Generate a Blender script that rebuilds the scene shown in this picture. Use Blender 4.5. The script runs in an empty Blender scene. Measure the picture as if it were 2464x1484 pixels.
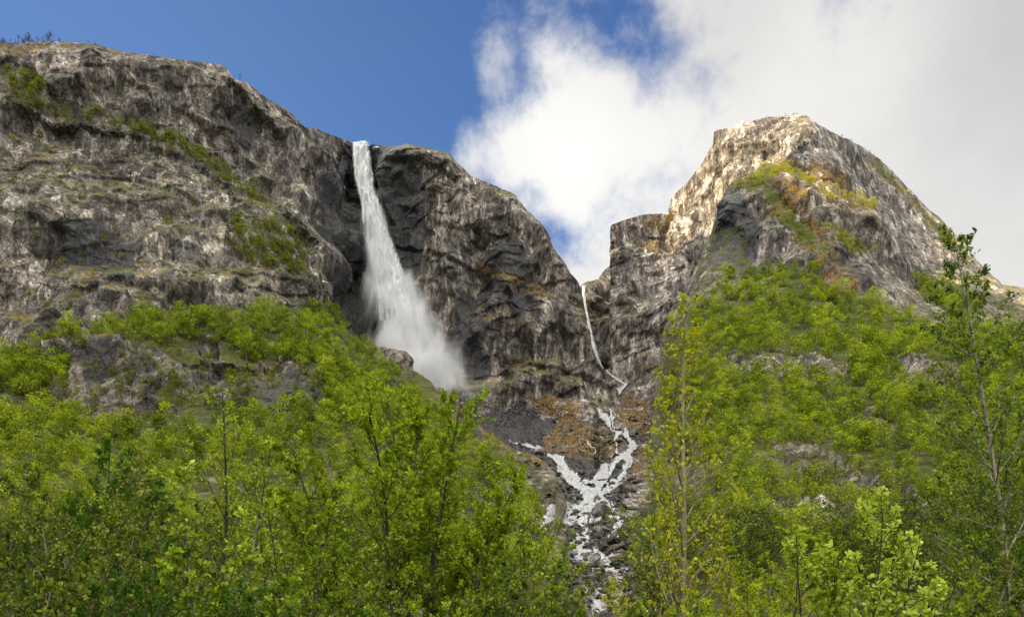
import bpy, math, random
import numpy as np
from mathutils import Vector

scene = bpy.context.scene
col = scene.collection
PI = math.pi

# ------------------------------------------------------------------ camera
F, CX, HY = 700.0, 512.0, 605.0          # focal length in px of a 1024 px wide frame, principal column, horizon row
cam_d = bpy.data.cameras.new('camera')
cam = bpy.data.objects.new('camera', cam_d)
col.objects.link(cam)
cam.location = (0, 0, 0)
cam.rotation_euler = (math.radians(90), 0, 0)
cam_d.sensor_width = 36.0
cam_d.lens = F / 1024 * 36.0
cam_d.shift_y = (HY - 308.0) / 1024.0
cam_d.clip_start = 0.1
cam_d.clip_end = 20000
scene.camera = cam
scene.view_settings.view_transform = 'Standard'
scene.view_settings.look = 'None'
scene.view_settings.exposure = EXPOSURE = 0.95
scene.view_settings.gamma = 1.0
scene.cycles.use_denoising = True
scene.cycles.denoising_prefilter = 'ACCURATE'
scene.cycles.adaptive_threshold = 0.006
scene.cycles.max_bounces = 6
scene.cycles.diffuse_bounces = 3
scene.cycles.transparent_max_bounces = 12
scene.cycles.volume_bounces = 2
scene.cycles.volume_step_rate = 1.0
scene.cycles.volume_max_steps = 128

def pdir(px, py):
    v = np.array([(px - CX) / F, 1.0, (HY - py) / F])
    return v / np.linalg.norm(v)

def W(px, py, D):
    return np.stack([(px - CX) / F * D, D + 0 * px, (HY - py) / F * D], -1)

# ------------------------------------------------------------------ sun
TAN_EL = 0.42
SUN_H = np.array([-0.88, -0.475])
SUN_H /= np.linalg.norm(SUN_H)
sdir = np.array([SUN_H[0], SUN_H[1], TAN_EL]); sdir /= np.linalg.norm(sdir)
sun_d = bpy.data.lights.new('sun', 'SUN')
sun_d.energy = 5.0
sun_d.angle = math.radians(0.4)
sun_d.color = (1.0, 0.79, 0.46)
sun = bpy.data.objects.new('sun', sun_d)
col.objects.link(sun)
sun.rotation_euler = Vector(tuple(sdir)).to_track_quat('Z', 'Y').to_euler()

# ------------------------------------------------------------------ node helper
class NT:
    def __init__(s, tree):
        s.t = tree; s.n = tree.nodes; s.l = tree.links
    def node(s, typ, ins=None, **kw):
        n = s.n.new(typ)
        for k, v in kw.items(): setattr(n, k, v)
        for k, v in (ins or {}).items():
            s.put(n.inputs[k], v)
        return n
    def put(s, sock, v):
        if isinstance(v, bpy.types.NodeSocket): s.l.new(v, sock)
        elif isinstance(v, (tuple, list)) and len(v) == 3 and sock.type == 'RGBA': sock.default_value = (*v, 1)
        else: sock.default_value = v
    def m(s, op, a, b=0.0, c=0.0, clamp=False):
        n = s.n.new('ShaderNodeMath'); n.operation = op; n.use_clamp = clamp
        s.put(n.inputs[0], a); s.put(n.inputs[1], b); s.put(n.inputs[2], c)
        return n.outputs[0]
    def vm(s, op, a, b=(0, 0, 0), sc=None):
        n = s.n.new('ShaderNodeVectorMath'); n.operation = op
        s.put(n.inputs[0], a); s.put(n.inputs[1], b)
        if sc is not None: s.put(n.inputs['Scale'], sc)
        return n.outputs['Value'] if op in ('LENGTH', 'DISTANCE', 'DOT_PRODUCT') else n.outputs[0]
    def mr(s, v, a, b, c=0.0, d=1.0, smooth=False):
        n = s.n.new('ShaderNodeMapRange')
        if smooth: n.interpolation_type = 'SMOOTHSTEP'
        for i, x in enumerate((v, a, b, c, d)): s.put(n.inputs[i], x)
        return n.outputs[0]
    def mix(s, f, a, b, blend='MIX'):
        n = s.n.new('ShaderNodeMix'); n.data_type = 'RGBA'; n.blend_type = blend
        s.put(n.inputs[0], f); s.put(n.inputs[6], a); s.put(n.inputs[7], b)
        return n.outputs[2]
    def noise(s, vec, scale, detail=5, rough=0.55, dist=0.0, lac=2.0):
        n = s.n.new('ShaderNodeTexNoise')
        s.put(n.inputs['Vector'], vec); s.put(n.inputs['Scale'], scale); s.put(n.inputs['Detail'], detail)
        s.put(n.inputs['Roughness'], rough); s.put(n.inputs['Distortion'], dist); s.put(n.inputs['Lacunarity'], lac)
        return n.outputs['Fac']
    def vor(s, vec, scale, feature='F1', out='Distance', rand=1.0):
        n = s.n.new('ShaderNodeTexVoronoi'); n.feature = feature
        s.put(n.inputs['Vector'], vec); s.put(n.inputs['Scale'], scale); s.put(n.inputs['Randomness'], rand)
        return n.outputs[out]
    def mapv(s, vec, scale=(1, 1, 1), loc=(0, 0, 0), rot=(0, 0, 0)):
        n = s.n.new('ShaderNodeMapping')
        s.put(n.inputs[0], vec); n.inputs['Location'].default_value = loc
        n.inputs['Rotation'].default_value = rot; n.inputs['Scale'].default_value = scale
        return n.outputs[0]
    def ramp(s, f, stops, interp='LINEAR'):
        n = s.n.new('ShaderNodeValToRGB'); cr = n.color_ramp; cr.interpolation = interp
        while len(cr.elements) < len(stops): cr.elements.new(0.5)
        for e, (p, c) in zip(cr.elements, stops):
            e.position = p; e.color = (*c, 1)
        s.put(n.inputs[0], f)
        return n.outputs[0]

# ------------------------------------------------------------------ world: Nishita sky with clouds mixed over it by direction
world = bpy.data.worlds.new('World'); scene.world = world
world.use_nodes = True
world.node_tree.nodes.clear()
t = NT(world.node_tree)
tc = t.node('ShaderNodeTexCoord').outputs['Generated']
sep = t.node('ShaderNodeSeparateXYZ', {0: tc})
sky = t.node('ShaderNodeTexSky', sky_type='NISHITA', sun_disc=False)
sky.sun_elevation = math.atan(TAN_EL)
sky.sun_rotation = math.atan2(SUN_H[0], SUN_H[1])
sky.altitude = 300; sky.air_density = 1.0; sky.dust_density = 0.4; sky.ozone_density = 3.0
blue = t.vm('MULTIPLY', sky.outputs[0], (0.060, 0.074, 0.098))
def blob(px, py, r, soft=1.0):
    d = t.vm('DISTANCE', tc, tuple(pdir(px, py)))
    return t.mr(d, 0.0, r / F * 0.8, 1.0, 0.0, smooth=True)
blue = t.vm('ADD', blue, t.vm('SCALE', (.024, .038, .050), sc=blob(120, 90, 520)))
n1 = t.noise(tc, 5.5, 12, 0.60, 0.15)
n2 = t.noise(t.mapv(tc, (1, 1, 1), (3, 1, 2)), 19.0, 10, 0.66, 0.2)
edge = np.array([1.0, 0, 0])
# plane through the directions of the cloud's left edge
pn = np.cross(pdir(487, 0), pdir(462, 185)); pn /= np.linalg.norm(pn)
if pn[0] < 0: pn = -pn
lin = t.vm('DOT_PRODUCT', tc, tuple(pn))
bias = t.mr(lin, -0.16, 0.16, -0.75, 1.05)
for px, py, r, a in [(640, 42, 75, -.85), (600, 15, 60, -.60), (690, 62, 80, -.55), (470, 100, 90, -.35), (532, 70, 70, -.22),
                     (528, 186, 26, -.50), (570, 238, 45, -.75), (545, 225, 40, -.45), (618, 280, 40, .3),
                     (484, 45, 50, .36), (487, 75, 40, .30), (500, 120, 50, .15), (495, 150, 50, .22), (470, 165, 40, .30), (560, 130, 130, .7), (455, 60, 70, -.15),
                     (620, 100, 90, .35), (700, 0, 60, .25), (780, 40, 120, .5), (980, 150, 230, .9), (880, 230, 150, .6), (570, 40, 60, .25), (400, 30, 250, -.4), (520, 160, 60, .3)]:
    bias = t.m('ADD', bias, t.m('MULTIPLY', blob(px, py, r), a))
c = t.m('ADD', bias, t.m('MULTIPLY', t.m('SUBTRACT', n1, 0.5), 3.2))
c = t.m('ADD', c, t.m('MULTIPLY', t.m('SUBTRACT', n2, 0.5), 1.6))
cloud = t.mr(c, -0.05, 1.35, 0, 1, smooth=True)
shade = t.m('ADD', 0.77, t.m('MULTIPLY', t.m('SUBTRACT', n1, 0.5), 0.30))
for px, py, r, a in [(575, 165, 190, .20), (740, 155, 150, .08), (1015, 15, 150, -.14), (1020, 120, 160, -.03), (700, 40, 110, -.10), (860, 60, 100, .06)]:
    shade = t.m('ADD', shade, t.m('MULTIPLY', blob(px, py, r), a))
ccol = t.vm('SCALE', t.mix(t.mr(shade, .4, .8), (1.0, 1.0, 1.02), (1.0, 0.99, 0.965)), sc=t.m('MULTIPLY', shade, 0.535))
vis = t.mix(cloud, blue, ccol)
# unseen bright sky lobe overhead and behind the viewer, added to light the shaded valley
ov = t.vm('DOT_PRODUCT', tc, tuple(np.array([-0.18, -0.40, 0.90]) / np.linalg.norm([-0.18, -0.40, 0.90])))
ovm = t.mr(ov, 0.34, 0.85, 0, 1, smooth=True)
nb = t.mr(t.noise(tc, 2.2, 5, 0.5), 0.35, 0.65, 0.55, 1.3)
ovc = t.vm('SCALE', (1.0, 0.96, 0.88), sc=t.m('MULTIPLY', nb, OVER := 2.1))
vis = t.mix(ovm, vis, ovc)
# light bounced up from below the horizon is the terrain's; keep the lower half dim
up = t.mr(sep.outputs[2], -0.05, 0.02, 0.12, 1.0)
vis = t.vm('SCALE', vis, sc=up)
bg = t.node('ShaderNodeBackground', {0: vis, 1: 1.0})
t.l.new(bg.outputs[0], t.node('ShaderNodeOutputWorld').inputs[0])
world.cycles.sampling_method = 'MANUAL'
world.cycles.sample_map_resolution = 512

# ------------------------------------------------------------------ tags and mesh helpers
def tag(o, label=None, cat=None, group=None, kind=None):
    if label: o['label'] = label
    if cat: o['category'] = cat
    if group: o['group'] = group
    if kind: o['kind'] = kind
    return o

def np_mesh(name, V, faces_flat, sizes, mat=None, smooth=False, attrs=None):
    V = np.asarray(V, np.float32).reshape(-1, 3)
    faces_flat = np.asarray(faces_flat, np.int32).ravel(); sizes = np.asarray(sizes, np.int32)
    me = bpy.data.meshes.new(name)
    me.vertices.add(len(V)); me.vertices.foreach_set('co', V.ravel())
    me.loops.add(len(faces_flat)); me.loops.foreach_set('vertex_index', faces_flat)
    me.polygons.add(len(sizes))
    st = np.zeros(len(sizes), np.int32); st[1:] = np.cumsum(sizes)[:-1]
    me.polygons.foreach_set('loop_start', st); me.polygons.foreach_set('loop_total', sizes)
    me.polygons.foreach_set('use_smooth', np.full(len(sizes), smooth, bool))
    for k, a in (attrs or {}).items():
        at = me.color_attributes.new(name=k, type='FLOAT_COLOR', domain='POINT')
        A = np.ones((len(V), 4), np.float32); a = np.asarray(a, np.float32)
        if a.ndim == 1: A[:, 0] = A[:, 1] = A[:, 2] = a
        else: A[:, :a.shape[1]] = a
        at.data.foreach_set('color', A.ravel())
    me.update(calc_edges=True)
    if mat: me.materials.append(mat)
    return me

def link(name, me, parent=None, loc=None, rot=None, scale=None):
    o = bpy.data.objects.new(name, me); col.objects.link(o)
    if parent is not None: o.parent = parent
    if loc is not None: o.location = tuple(float(v) for v in loc)
    if rot is not None: o.rotation_euler = rot
    if scale is not None: o.scale = (scale,) * 3 if np.isscalar(scale) else scale
    return o

# ------------------------------------------------------------------ numpy noise
def _h(ix, iy, iz, seed):
    h = (ix.astype(np.uint32) * np.uint32(374761393)) ^ (iy.astype(np.uint32) * np.uint32(668265263)) ^ (iz.astype(np.uint32) * np.uint32(2246822519)) ^ np.uint32((seed * 3266489917) & 0xffffffff)
    h = (h ^ (h >> np.uint32(15))) * np.uint32(2246822519)
    h = (h ^ (h >> np.uint32(13))) * np.uint32(3266489917)
    return h ^ (h >> np.uint32(16))

def perlin(P, seed=0):
    P = np.asarray(P, np.float64)
    I = np.floor(P).astype(np.int64); f = P - I; u = f * f * f * (f * (f * 6 - 15) + 10)
    out = np.zeros(P.shape[:-1])
    for dx in (0, 1):
        for dy in (0, 1):
            for dz in (0, 1):
                h = _h(I[..., 0] + dx, I[..., 1] + dy, I[..., 2] + dz, seed)
                gx = (h & np.uint32(1023)) / 511.5 - 1; gy = ((h >> np.uint32(10)) & np.uint32(1023)) / 511.5 - 1; gz = ((h >> np.uint32(20)) & np.uint32(1023)) / 511.5 - 1
                d = gx * (f[..., 0] - dx) + gy * (f[..., 1] - dy) + gz * (f[..., 2] - dz)
                w = (u[..., 0] if dx else 1 - u[..., 0]) * (u[..., 1] if dy else 1 - u[..., 1]) * (u[..., 2] if dz else 1 - u[..., 2])
                out += w * d
    return out * 1.3

def fbm(P, oct=5, gain=0.5, seed=0):
    P = np.asarray(P, np.float64)
    a = 1.0; s = 0; q = P
    for i in range(oct):
        s = s + a * perlin(q, seed + i * 17); a *= gain; q = q * 2.03 + 11.3
    return s

def ridged(P, oct=4, gain=0.5, seed=0):
    P = np.asarray(P, np.float64)
    a = 1.0; s = 0; q = P
    for i in range(oct):
        s = s + a * (1 - np.abs(perlin(q, seed + i * 31)) * 2.2); a *= gain; q = q * 2.1 + 5.7
    return s / 2

def facets(P, seed=0, soft=45.0):
    """blocky rock: every Voronoi cell is a tilted plane of its own; returns plane height, F2-F1"""
    I = np.floor(P).astype(np.int64)
    best = np.full(P.shape[:-1], 9.0); b2 = np.full(P.shape[:-1], 9.0); val = np.zeros(P.shape[:-1]); wsum = np.zeros(P.shape[:-1])
    for dx in (-1, 0, 1):
        for dy in (-1, 0, 1):
            for dz in (-1, 0, 1):
                cx, cy, cz = I[..., 0] + dx, I[..., 1] + dy, I[..., 2] + dz
                h = _h(cx, cy, cz, seed); g = _h(cx, cy, cz, seed + 77)
                m = np.uint32(1023)
                px = cx + (h & m) / 1023.; py = cy + ((h >> np.uint32(10)) & m) / 1023.; pz = cz + ((h >> np.uint32(20)) & m) / 1023.
                ex, ey, ez = P[..., 0] - px, P[..., 1] - py, P[..., 2] - pz
                d = np.sqrt(ex * ex + ey * ey + ez * ez)
                gx = (g & m) / 511.5 - 1; gy = ((g >> np.uint32(10)) & m) / 511.5 - 1; gz = ((g >> np.uint32(20)) & m) / 511.5 - 1
                v = gx * 0.30 + gx * ex * .9 + gy * ey * .9 + gz * ez * .9
                nb = d < best
                b2 = np.where(nb, best, np.minimum(b2, d))
                ww = np.exp(-soft * d); val += ww * v; wsum += ww; best = np.where(nb, d, best)
    return val / (wsum + 1e-280), b2 - best

def poly(P, seed=0):
    """creased relief: random heights on a lattice joined by flat triangles, so faces are planar and meet in edges"""
    rng = np.random.default_rng(seed + 900); R = np.linalg.qr(rng.normal(size=(3, 3)))[0]
    R = np.eye(3) * .75 + R * .35
    Q = P @ R.T + rng.random(3) * 50; Q = Q + .35 * np.stack([perlin(Q * .8, seed + 1), perlin(Q * .8, seed + 2), perlin(Q * .8, seed + 3)], -1)
    I = np.floor(Q).astype(np.int64); f = Q - I; o = np.argsort(-f, axis=-1); fs = np.take_along_axis(f, o, -1)
    def val(c): return (_h(c[..., 0], c[..., 1], c[..., 2], seed) & np.uint32(65535)) / 32767.5 - 1
    c = I.copy(); out = val(c) * (1 - fs[..., 0]); k = np.arange(3)
    for i in range(3):
        c = c + (k == o[..., i:i + 1]); out += val(c) * (fs[..., i] - (fs[..., i + 1] if i < 2 else 0))
    return out

def tps(pts, reg=0.002):
    """smooth depth over the picture plane from a few surveyed points (thin plate spline of log depth)"""
    p = np.array(pts, float); xy = p[:, :2] / 100.; z = np.log(p[:, 2]); n = len(p)
    def U(r2): return np.where(r2 > 0, r2 * np.log(r2 + 1e-12), 0)
    d2 = ((xy[:, None] - xy[None]) ** 2).sum(-1)
    A = np.zeros((n + 3, n + 3)); A[:n, :n] = U(d2) + reg * np.eye(n)
    Pm = np.c_[np.ones(n), xy]; A[:n, n:] = Pm; A[n:, :n] = Pm.T
    w = np.linalg.solve(A, np.r_[z, 0, 0, 0])
    def f(px, py):
        q = np.stack([px, py], -1) / 100.; o = w[n] + q @ w[n + 1:]
        for i in range(n):
            o = o + w[i] * U(((q - xy[i]) ** 2).sum(-1))
        return np.exp(o)
    return f

K = 1024 / 2464.
def inpoly(px, py, poly):
    poly = np.array(poly, float) * K; r = np.zeros(px.shape, bool); j = len(poly) - 1
    for i in range(len(poly)):
        xi, yi = poly[i]; xj, yj = poly[j]
        cond = (yi > py) != (yj > py)
        r ^= cond & (px < (xj - xi) * (py - yi) / ((yj - yi) if yj != yi else 1e-9) + xi)
        j = i
    return r
def softmask(px, py, polys, jit=4.0, seed=5):
    q = np.stack([px, py, 0 * px], -1)
    jx = px + jit * 1.5 * fbm(q / 14., 4, .6, seed); jy = py + jit * 1.5 * fbm(q / 14. + 40, 4, .6, seed + 3)
    m = np.zeros(px.shape)
    for dx, dy in ((0, 0), (1.5, 0), (-1.5, 0), (0, 1.5), (0, -1.5)):
        mm = np.zeros(px.shape, bool)
        for p in polys: mm |= inpoly(jx + dx, jy + dy, p)
        m += mm
    return m / 5
def blur(m, r, it=2):
    for _ in range(it):
        for ax in (0, 1):
            c = np.cumsum(np.concatenate([np.repeat(m.take([0], ax), r + 1, ax), m, np.repeat(m.take([-1], ax), r, ax)], ax), ax)
            n = m.shape[ax]
            m = (c.take(range(2 * r + 1, 2 * r + 1 + n), ax) - c.take(range(0, n), ax)) / (2 * r + 1)
    return m
def sstep(x, a, b):
    u = np.clip((x - a) / (b - a), 0, 1); return u * u * (3 - 2 * u)
# ------------------------------------------------------------------ materials
def new_mat(name):
    m = bpy.data.materials.new(name); m.use_nodes = True
    m.node_tree.nodes.clear()
    return m, NT(m.node_tree)

def finish(m, t, bsdf, disp=None, vol=None):
    o = t.node('ShaderNodeOutputMaterial')
    if bsdf is not None: t.l.new(bsdf, o.inputs[0])
    if vol is not None: t.l.new(vol, o.inputs[1])
    return m

def rock_material(name, warm=0.5, light=1.0, wet=0.0, moss=1.0):
    """weathered gneiss with water streaks, lichen and turf on its ledges. mask.r = undergrowth, g = dry moss, b = wet dark rock"""
    m, t = new_mat(name)
    geo = t.node('ShaderNodeNewGeometry')
    pos, nrm = geo.outputs['Position'], geo.outputs['Normal']
    att = t.node('ShaderNodeAttribute', attribute_name='mask')
    sm = t.node('ShaderNodeSeparateColor', {0: att.outputs['Color']})
    veg, dry, wetm = sm.outputs[0], sm.outputs[1], sm.outputs[2]
    big = t.noise(pos, 0.012, 8, .62, .1)
    mid = t.noise(t.mapv(pos, (1, 1, .55), (30, 4, 2), (0, .5, 0)), 0.06, 11, .68, .15)
    fine = t.noise(pos, 0.5, 8, .7, .3)
    strk = t.noise(t.mapv(pos, (.13, .13, .011)), 1.0, 7, .62, .25)
    strk2 = t.noise(t.mapv(pos, (.33, .33, .02), (9, 3, 1)), 1.0, 6, .6, .2)
    base = t.ramp(mid, [(.28, (.055, .046, .043)), (.42, (.115, .094, .080)), (.52, (.215, .190, .165)), (.62, (.30, .27, .23)), (.75, (.44, .40, .34))])
    pink = t.ramp(fine, [(.3, (.10, .075, .066)), (.5, (.215, .178, .158)), (.7, (.35, .305, .27))])
    grey = t.ramp(fine, [(.3, (.07, .075, .082)), (.5, (.15, .155, .165)), (.7, (.27, .275, .28))])
    colr = t.mix(t.mr(big, .38, .60, 0, .75, True), base, pink)
    g2 = t.noise(t.mapv(pos, (1, 1, .4), (7, 70, 3)), .02, 6, .6, .5)
    colr = t.mix(t.mr(g2, .50, .66, 0, .85 - .5 * warm, True), colr, grey)
    # pale rock faces and lichen blotches
    pale = t.mr(t.noise(t.mapv(pos, (1, 1, .5)), .16, 10, .78, .1), .55, .63, 0, .7, True)
    colr = t.mix(pale, colr, (.43, .39, .31))
    fdk = t.mr(t.noise(t.mapv(pos, (1, 1, .6), (50, 9, 4)), .30, 10, .80, .1), .56, .64, 0, .75, True)
    colr = t.mix(fdk, colr, (.052, .043, .038))
    # joint blocks: each face weathers to its own tone
    wp = t.vm('ADD', pos, t.vm('SCALE', t.node('ShaderNodeTexNoise', {'Vector': pos, 'Scale': .07, 'Detail': 6.0, 'Roughness': .65}).outputs['Color'], sc=3.0))
    c1 = t.node('ShaderNodeSeparateColor', {0: t.vor(t.mapv(wp, (.045, .045, .020), (0, 0, 0), (.25, .35, 0)), 1.0, 'F1', 'Color')}).outputs[0]
    c2 = t.node('ShaderNodeSeparateColor', {0: t.vor(t.mapv(wp, (.15, .15, .07), (0, 0, 0), (-.2, .3, 0)), 1.0, 'F1', 'Color')}).outputs[1]
    c3 = t.node('ShaderNodeSeparateColor', {0: t.vor(t.mapv(wp, (.45, .45, .17), (0, 0, 0), (.1, -.2, 0)), 1.0, 'F1', 'Color')}).outputs[2]
    blk = t.m('MULTIPLY', t.m('MULTIPLY', t.mr(c1, 0, 1, .55, 1.35), t.mr(c2, 0, 1, .50, 1.48)), t.mr(c3, 0, 1, .68, 1.32))
    colr = t.vm('SCALE', colr, sc=blk)
    ps = t.mr(strk2, .34, .42, .40, 0, True)
    colr = t.mix(ps, colr, (.40, .37, .31))
    # dark seepage streaks
    s1 = t.mr(strk, .48, .62, 0, .82, True); s2 = t.mr(strk2, .54, .66, 0, .6, True)
    colr = t.mix(t.m('MULTIPLY', t.m('MAXIMUM', s1, s2), .68), colr, (.040, .034, .033))
    och = t.mr(t.noise(t.mapv(pos, (.3, .3, .05), (90, 3, 1)), .6, 5, .6, .2), .66, .74, 0, .7, True)
    colr = t.mix(och, colr, (.38, .24, .11))
    wd = t.mr(t.m('ADD', wetm, t.m('MULTIPLY', t.m('SUBTRACT', mid, .5), 1.3)), .35, .75, 0, .86, True)
    colr = t.mix(wd, colr, t.ramp(fine, [(.3, (.028, .029, .034)), (.7, (.085, .088, .10))]))
    # cracks
    crk = t.vor(t.vm('ADD', t.mapv(pos, (1, 1, .45), (0, 0, 0), (.2, .35, 0)), t.vm('SCALE', t.noise(pos, .12, 5, .6), sc=6.0)), .085, 'DISTANCE_TO_EDGE')
    crm = t.m('MULTIPLY', t.mr(crk, 0.0, .026, .85, 0), t.mr(mid, .42, .55, .25, 1))
    crk2 = t.vor(t.mapv(wp, (1, 1, .36), (3, 0, 0), (-.3, .25, 0)), .26, 'DISTANCE_TO_EDGE')
    crm = t.m('MAXIMUM', crm, t.m('MULTIPLY', t.mr(crk2, 0.0, .05, .7, 0), t.mr(big, .44, .56, .1, 1)))
    colr = t.mix(crm, colr, (.022, .018, .017))
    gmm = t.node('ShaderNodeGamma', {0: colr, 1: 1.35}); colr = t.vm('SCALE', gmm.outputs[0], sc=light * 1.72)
    hs = t.node('ShaderNodeHueSaturation', {'Color': colr, 'Saturation': .74}); colr = hs.outputs[0]
    # turf on ledges
    nz = t.node('ShaderNodeSeparateXYZ', {0: nrm}).outputs[2]
    led = t.mr(t.m('ADD', nz, t.m('MULTIPLY', t.m('SUBTRACT', t.noise(pos, .16, 6, .65), .5), 1.3)), .62, .80, 0, .9 * moss, True)
    tn = t.noise(pos, .05, 5, .6)
    tf = t.ramp(t.m('ADD', t.m('MULTIPLY', tn, .7), t.m('MULTIPLY', fine, .3)), [(.35, (.045, .060, .010)), (.5, (.115, .115, .018)), (.6, (.21, .13, .025)), (.72, (.15, .15, .03))])
    colr = t.mix(led, colr, tf)
    dryc = t.ramp(fine, [(.32, (.026, .017, .007)), (.46, (.105, .062, .014)), (.56, (.21, .120, .020)), (.68, (.26, .18, .03))])
    dm = t.mr(t.m('ADD', dry, t.m('MULTIPLY', t.m('SUBTRACT', t.noise(t.mapv(pos, (1, 1, 1.8)), .09, 10, .76, .5), .5), 4.6)), .78, 1.15, 0, 1, True)
    dm = t.m('MULTIPLY', dm, t.mr(dry, 0.02, .2, 0, 1))
    colr = t.mix(dm, colr, dryc)
    vegc = t.ramp(t.m('ADD', t.m('MULTIPLY', fine, .55), t.m('MULTIPLY', tn, .45)), [(.34, (.018, .022, .005)), (.48, (.045, .055, .008)), (.58, (.085, .095, .012)), (.68, (.15, .10, .020))])
    vm_ = t.mr(t.m('ADD', veg, t.m('MULTIPLY', t.m('SUBTRACT', t.noise(t.mapv(pos, (1, 1, 1.6)), .07, 9, .72), .5), 3.6)), .55, .95, 0, 1, True)
    vm_ = t.m('MULTIPLY', vm_, t.mr(veg, 0.02, .2, 0, 1))
    colr = t.mix(vm_, colr, vegc)
    # relief finer than the mesh
    h = t.m('ADD', t.m('MULTIPLY', fine, .9), t.m('MULTIPLY', mid, 1.8))
    h = t.m('ADD', h, t.m('MULTIPLY', t.noise(t.mapv(pos, (.5, .5, .06)), 1.0, 6, .6), 1.6))
    h = t.m('ADD', h, t.m('MULTIPLY', t.mr(crk, 0, .05, -1, 0), .5))
    h = t.m('ADD', h, t.m('MULTIPLY', t.vor(t.mapv(pos, (1, 1, .5), (0, 0, 0), (.3, .3, 0)), .25), .6))
    bmp = t.node('ShaderNodeBump', {'Strength': .9, 'Distance': 1.1, 'Height': h})
    b = t.node('ShaderNodeBsdfPrincipled', {'Base Color': colr, 'Roughness': t.mr(wd, 0, 1, .85, .42), 'Normal': bmp.outputs[0], 'Specular IOR Level': .25})
    return finish(m, t, b.outputs[0])

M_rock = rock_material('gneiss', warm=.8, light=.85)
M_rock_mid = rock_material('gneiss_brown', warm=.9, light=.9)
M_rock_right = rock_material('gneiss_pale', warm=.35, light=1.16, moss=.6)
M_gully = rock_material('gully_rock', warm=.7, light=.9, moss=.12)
M_notch_shaded = rock_material('notch_rock_shaded', warm=.3, light=.62, moss=.3)  # darkened gneiss: the gorge's shade is put into the colour
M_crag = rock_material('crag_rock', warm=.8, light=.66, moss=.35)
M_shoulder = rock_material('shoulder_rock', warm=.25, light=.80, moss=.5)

# ------------------------------------------------------------------ terrain sheets
def poly_y(pts, x):
    p = np.array(pts, float); return np.interp(x, p[:, 0], p[:, 1])

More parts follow.
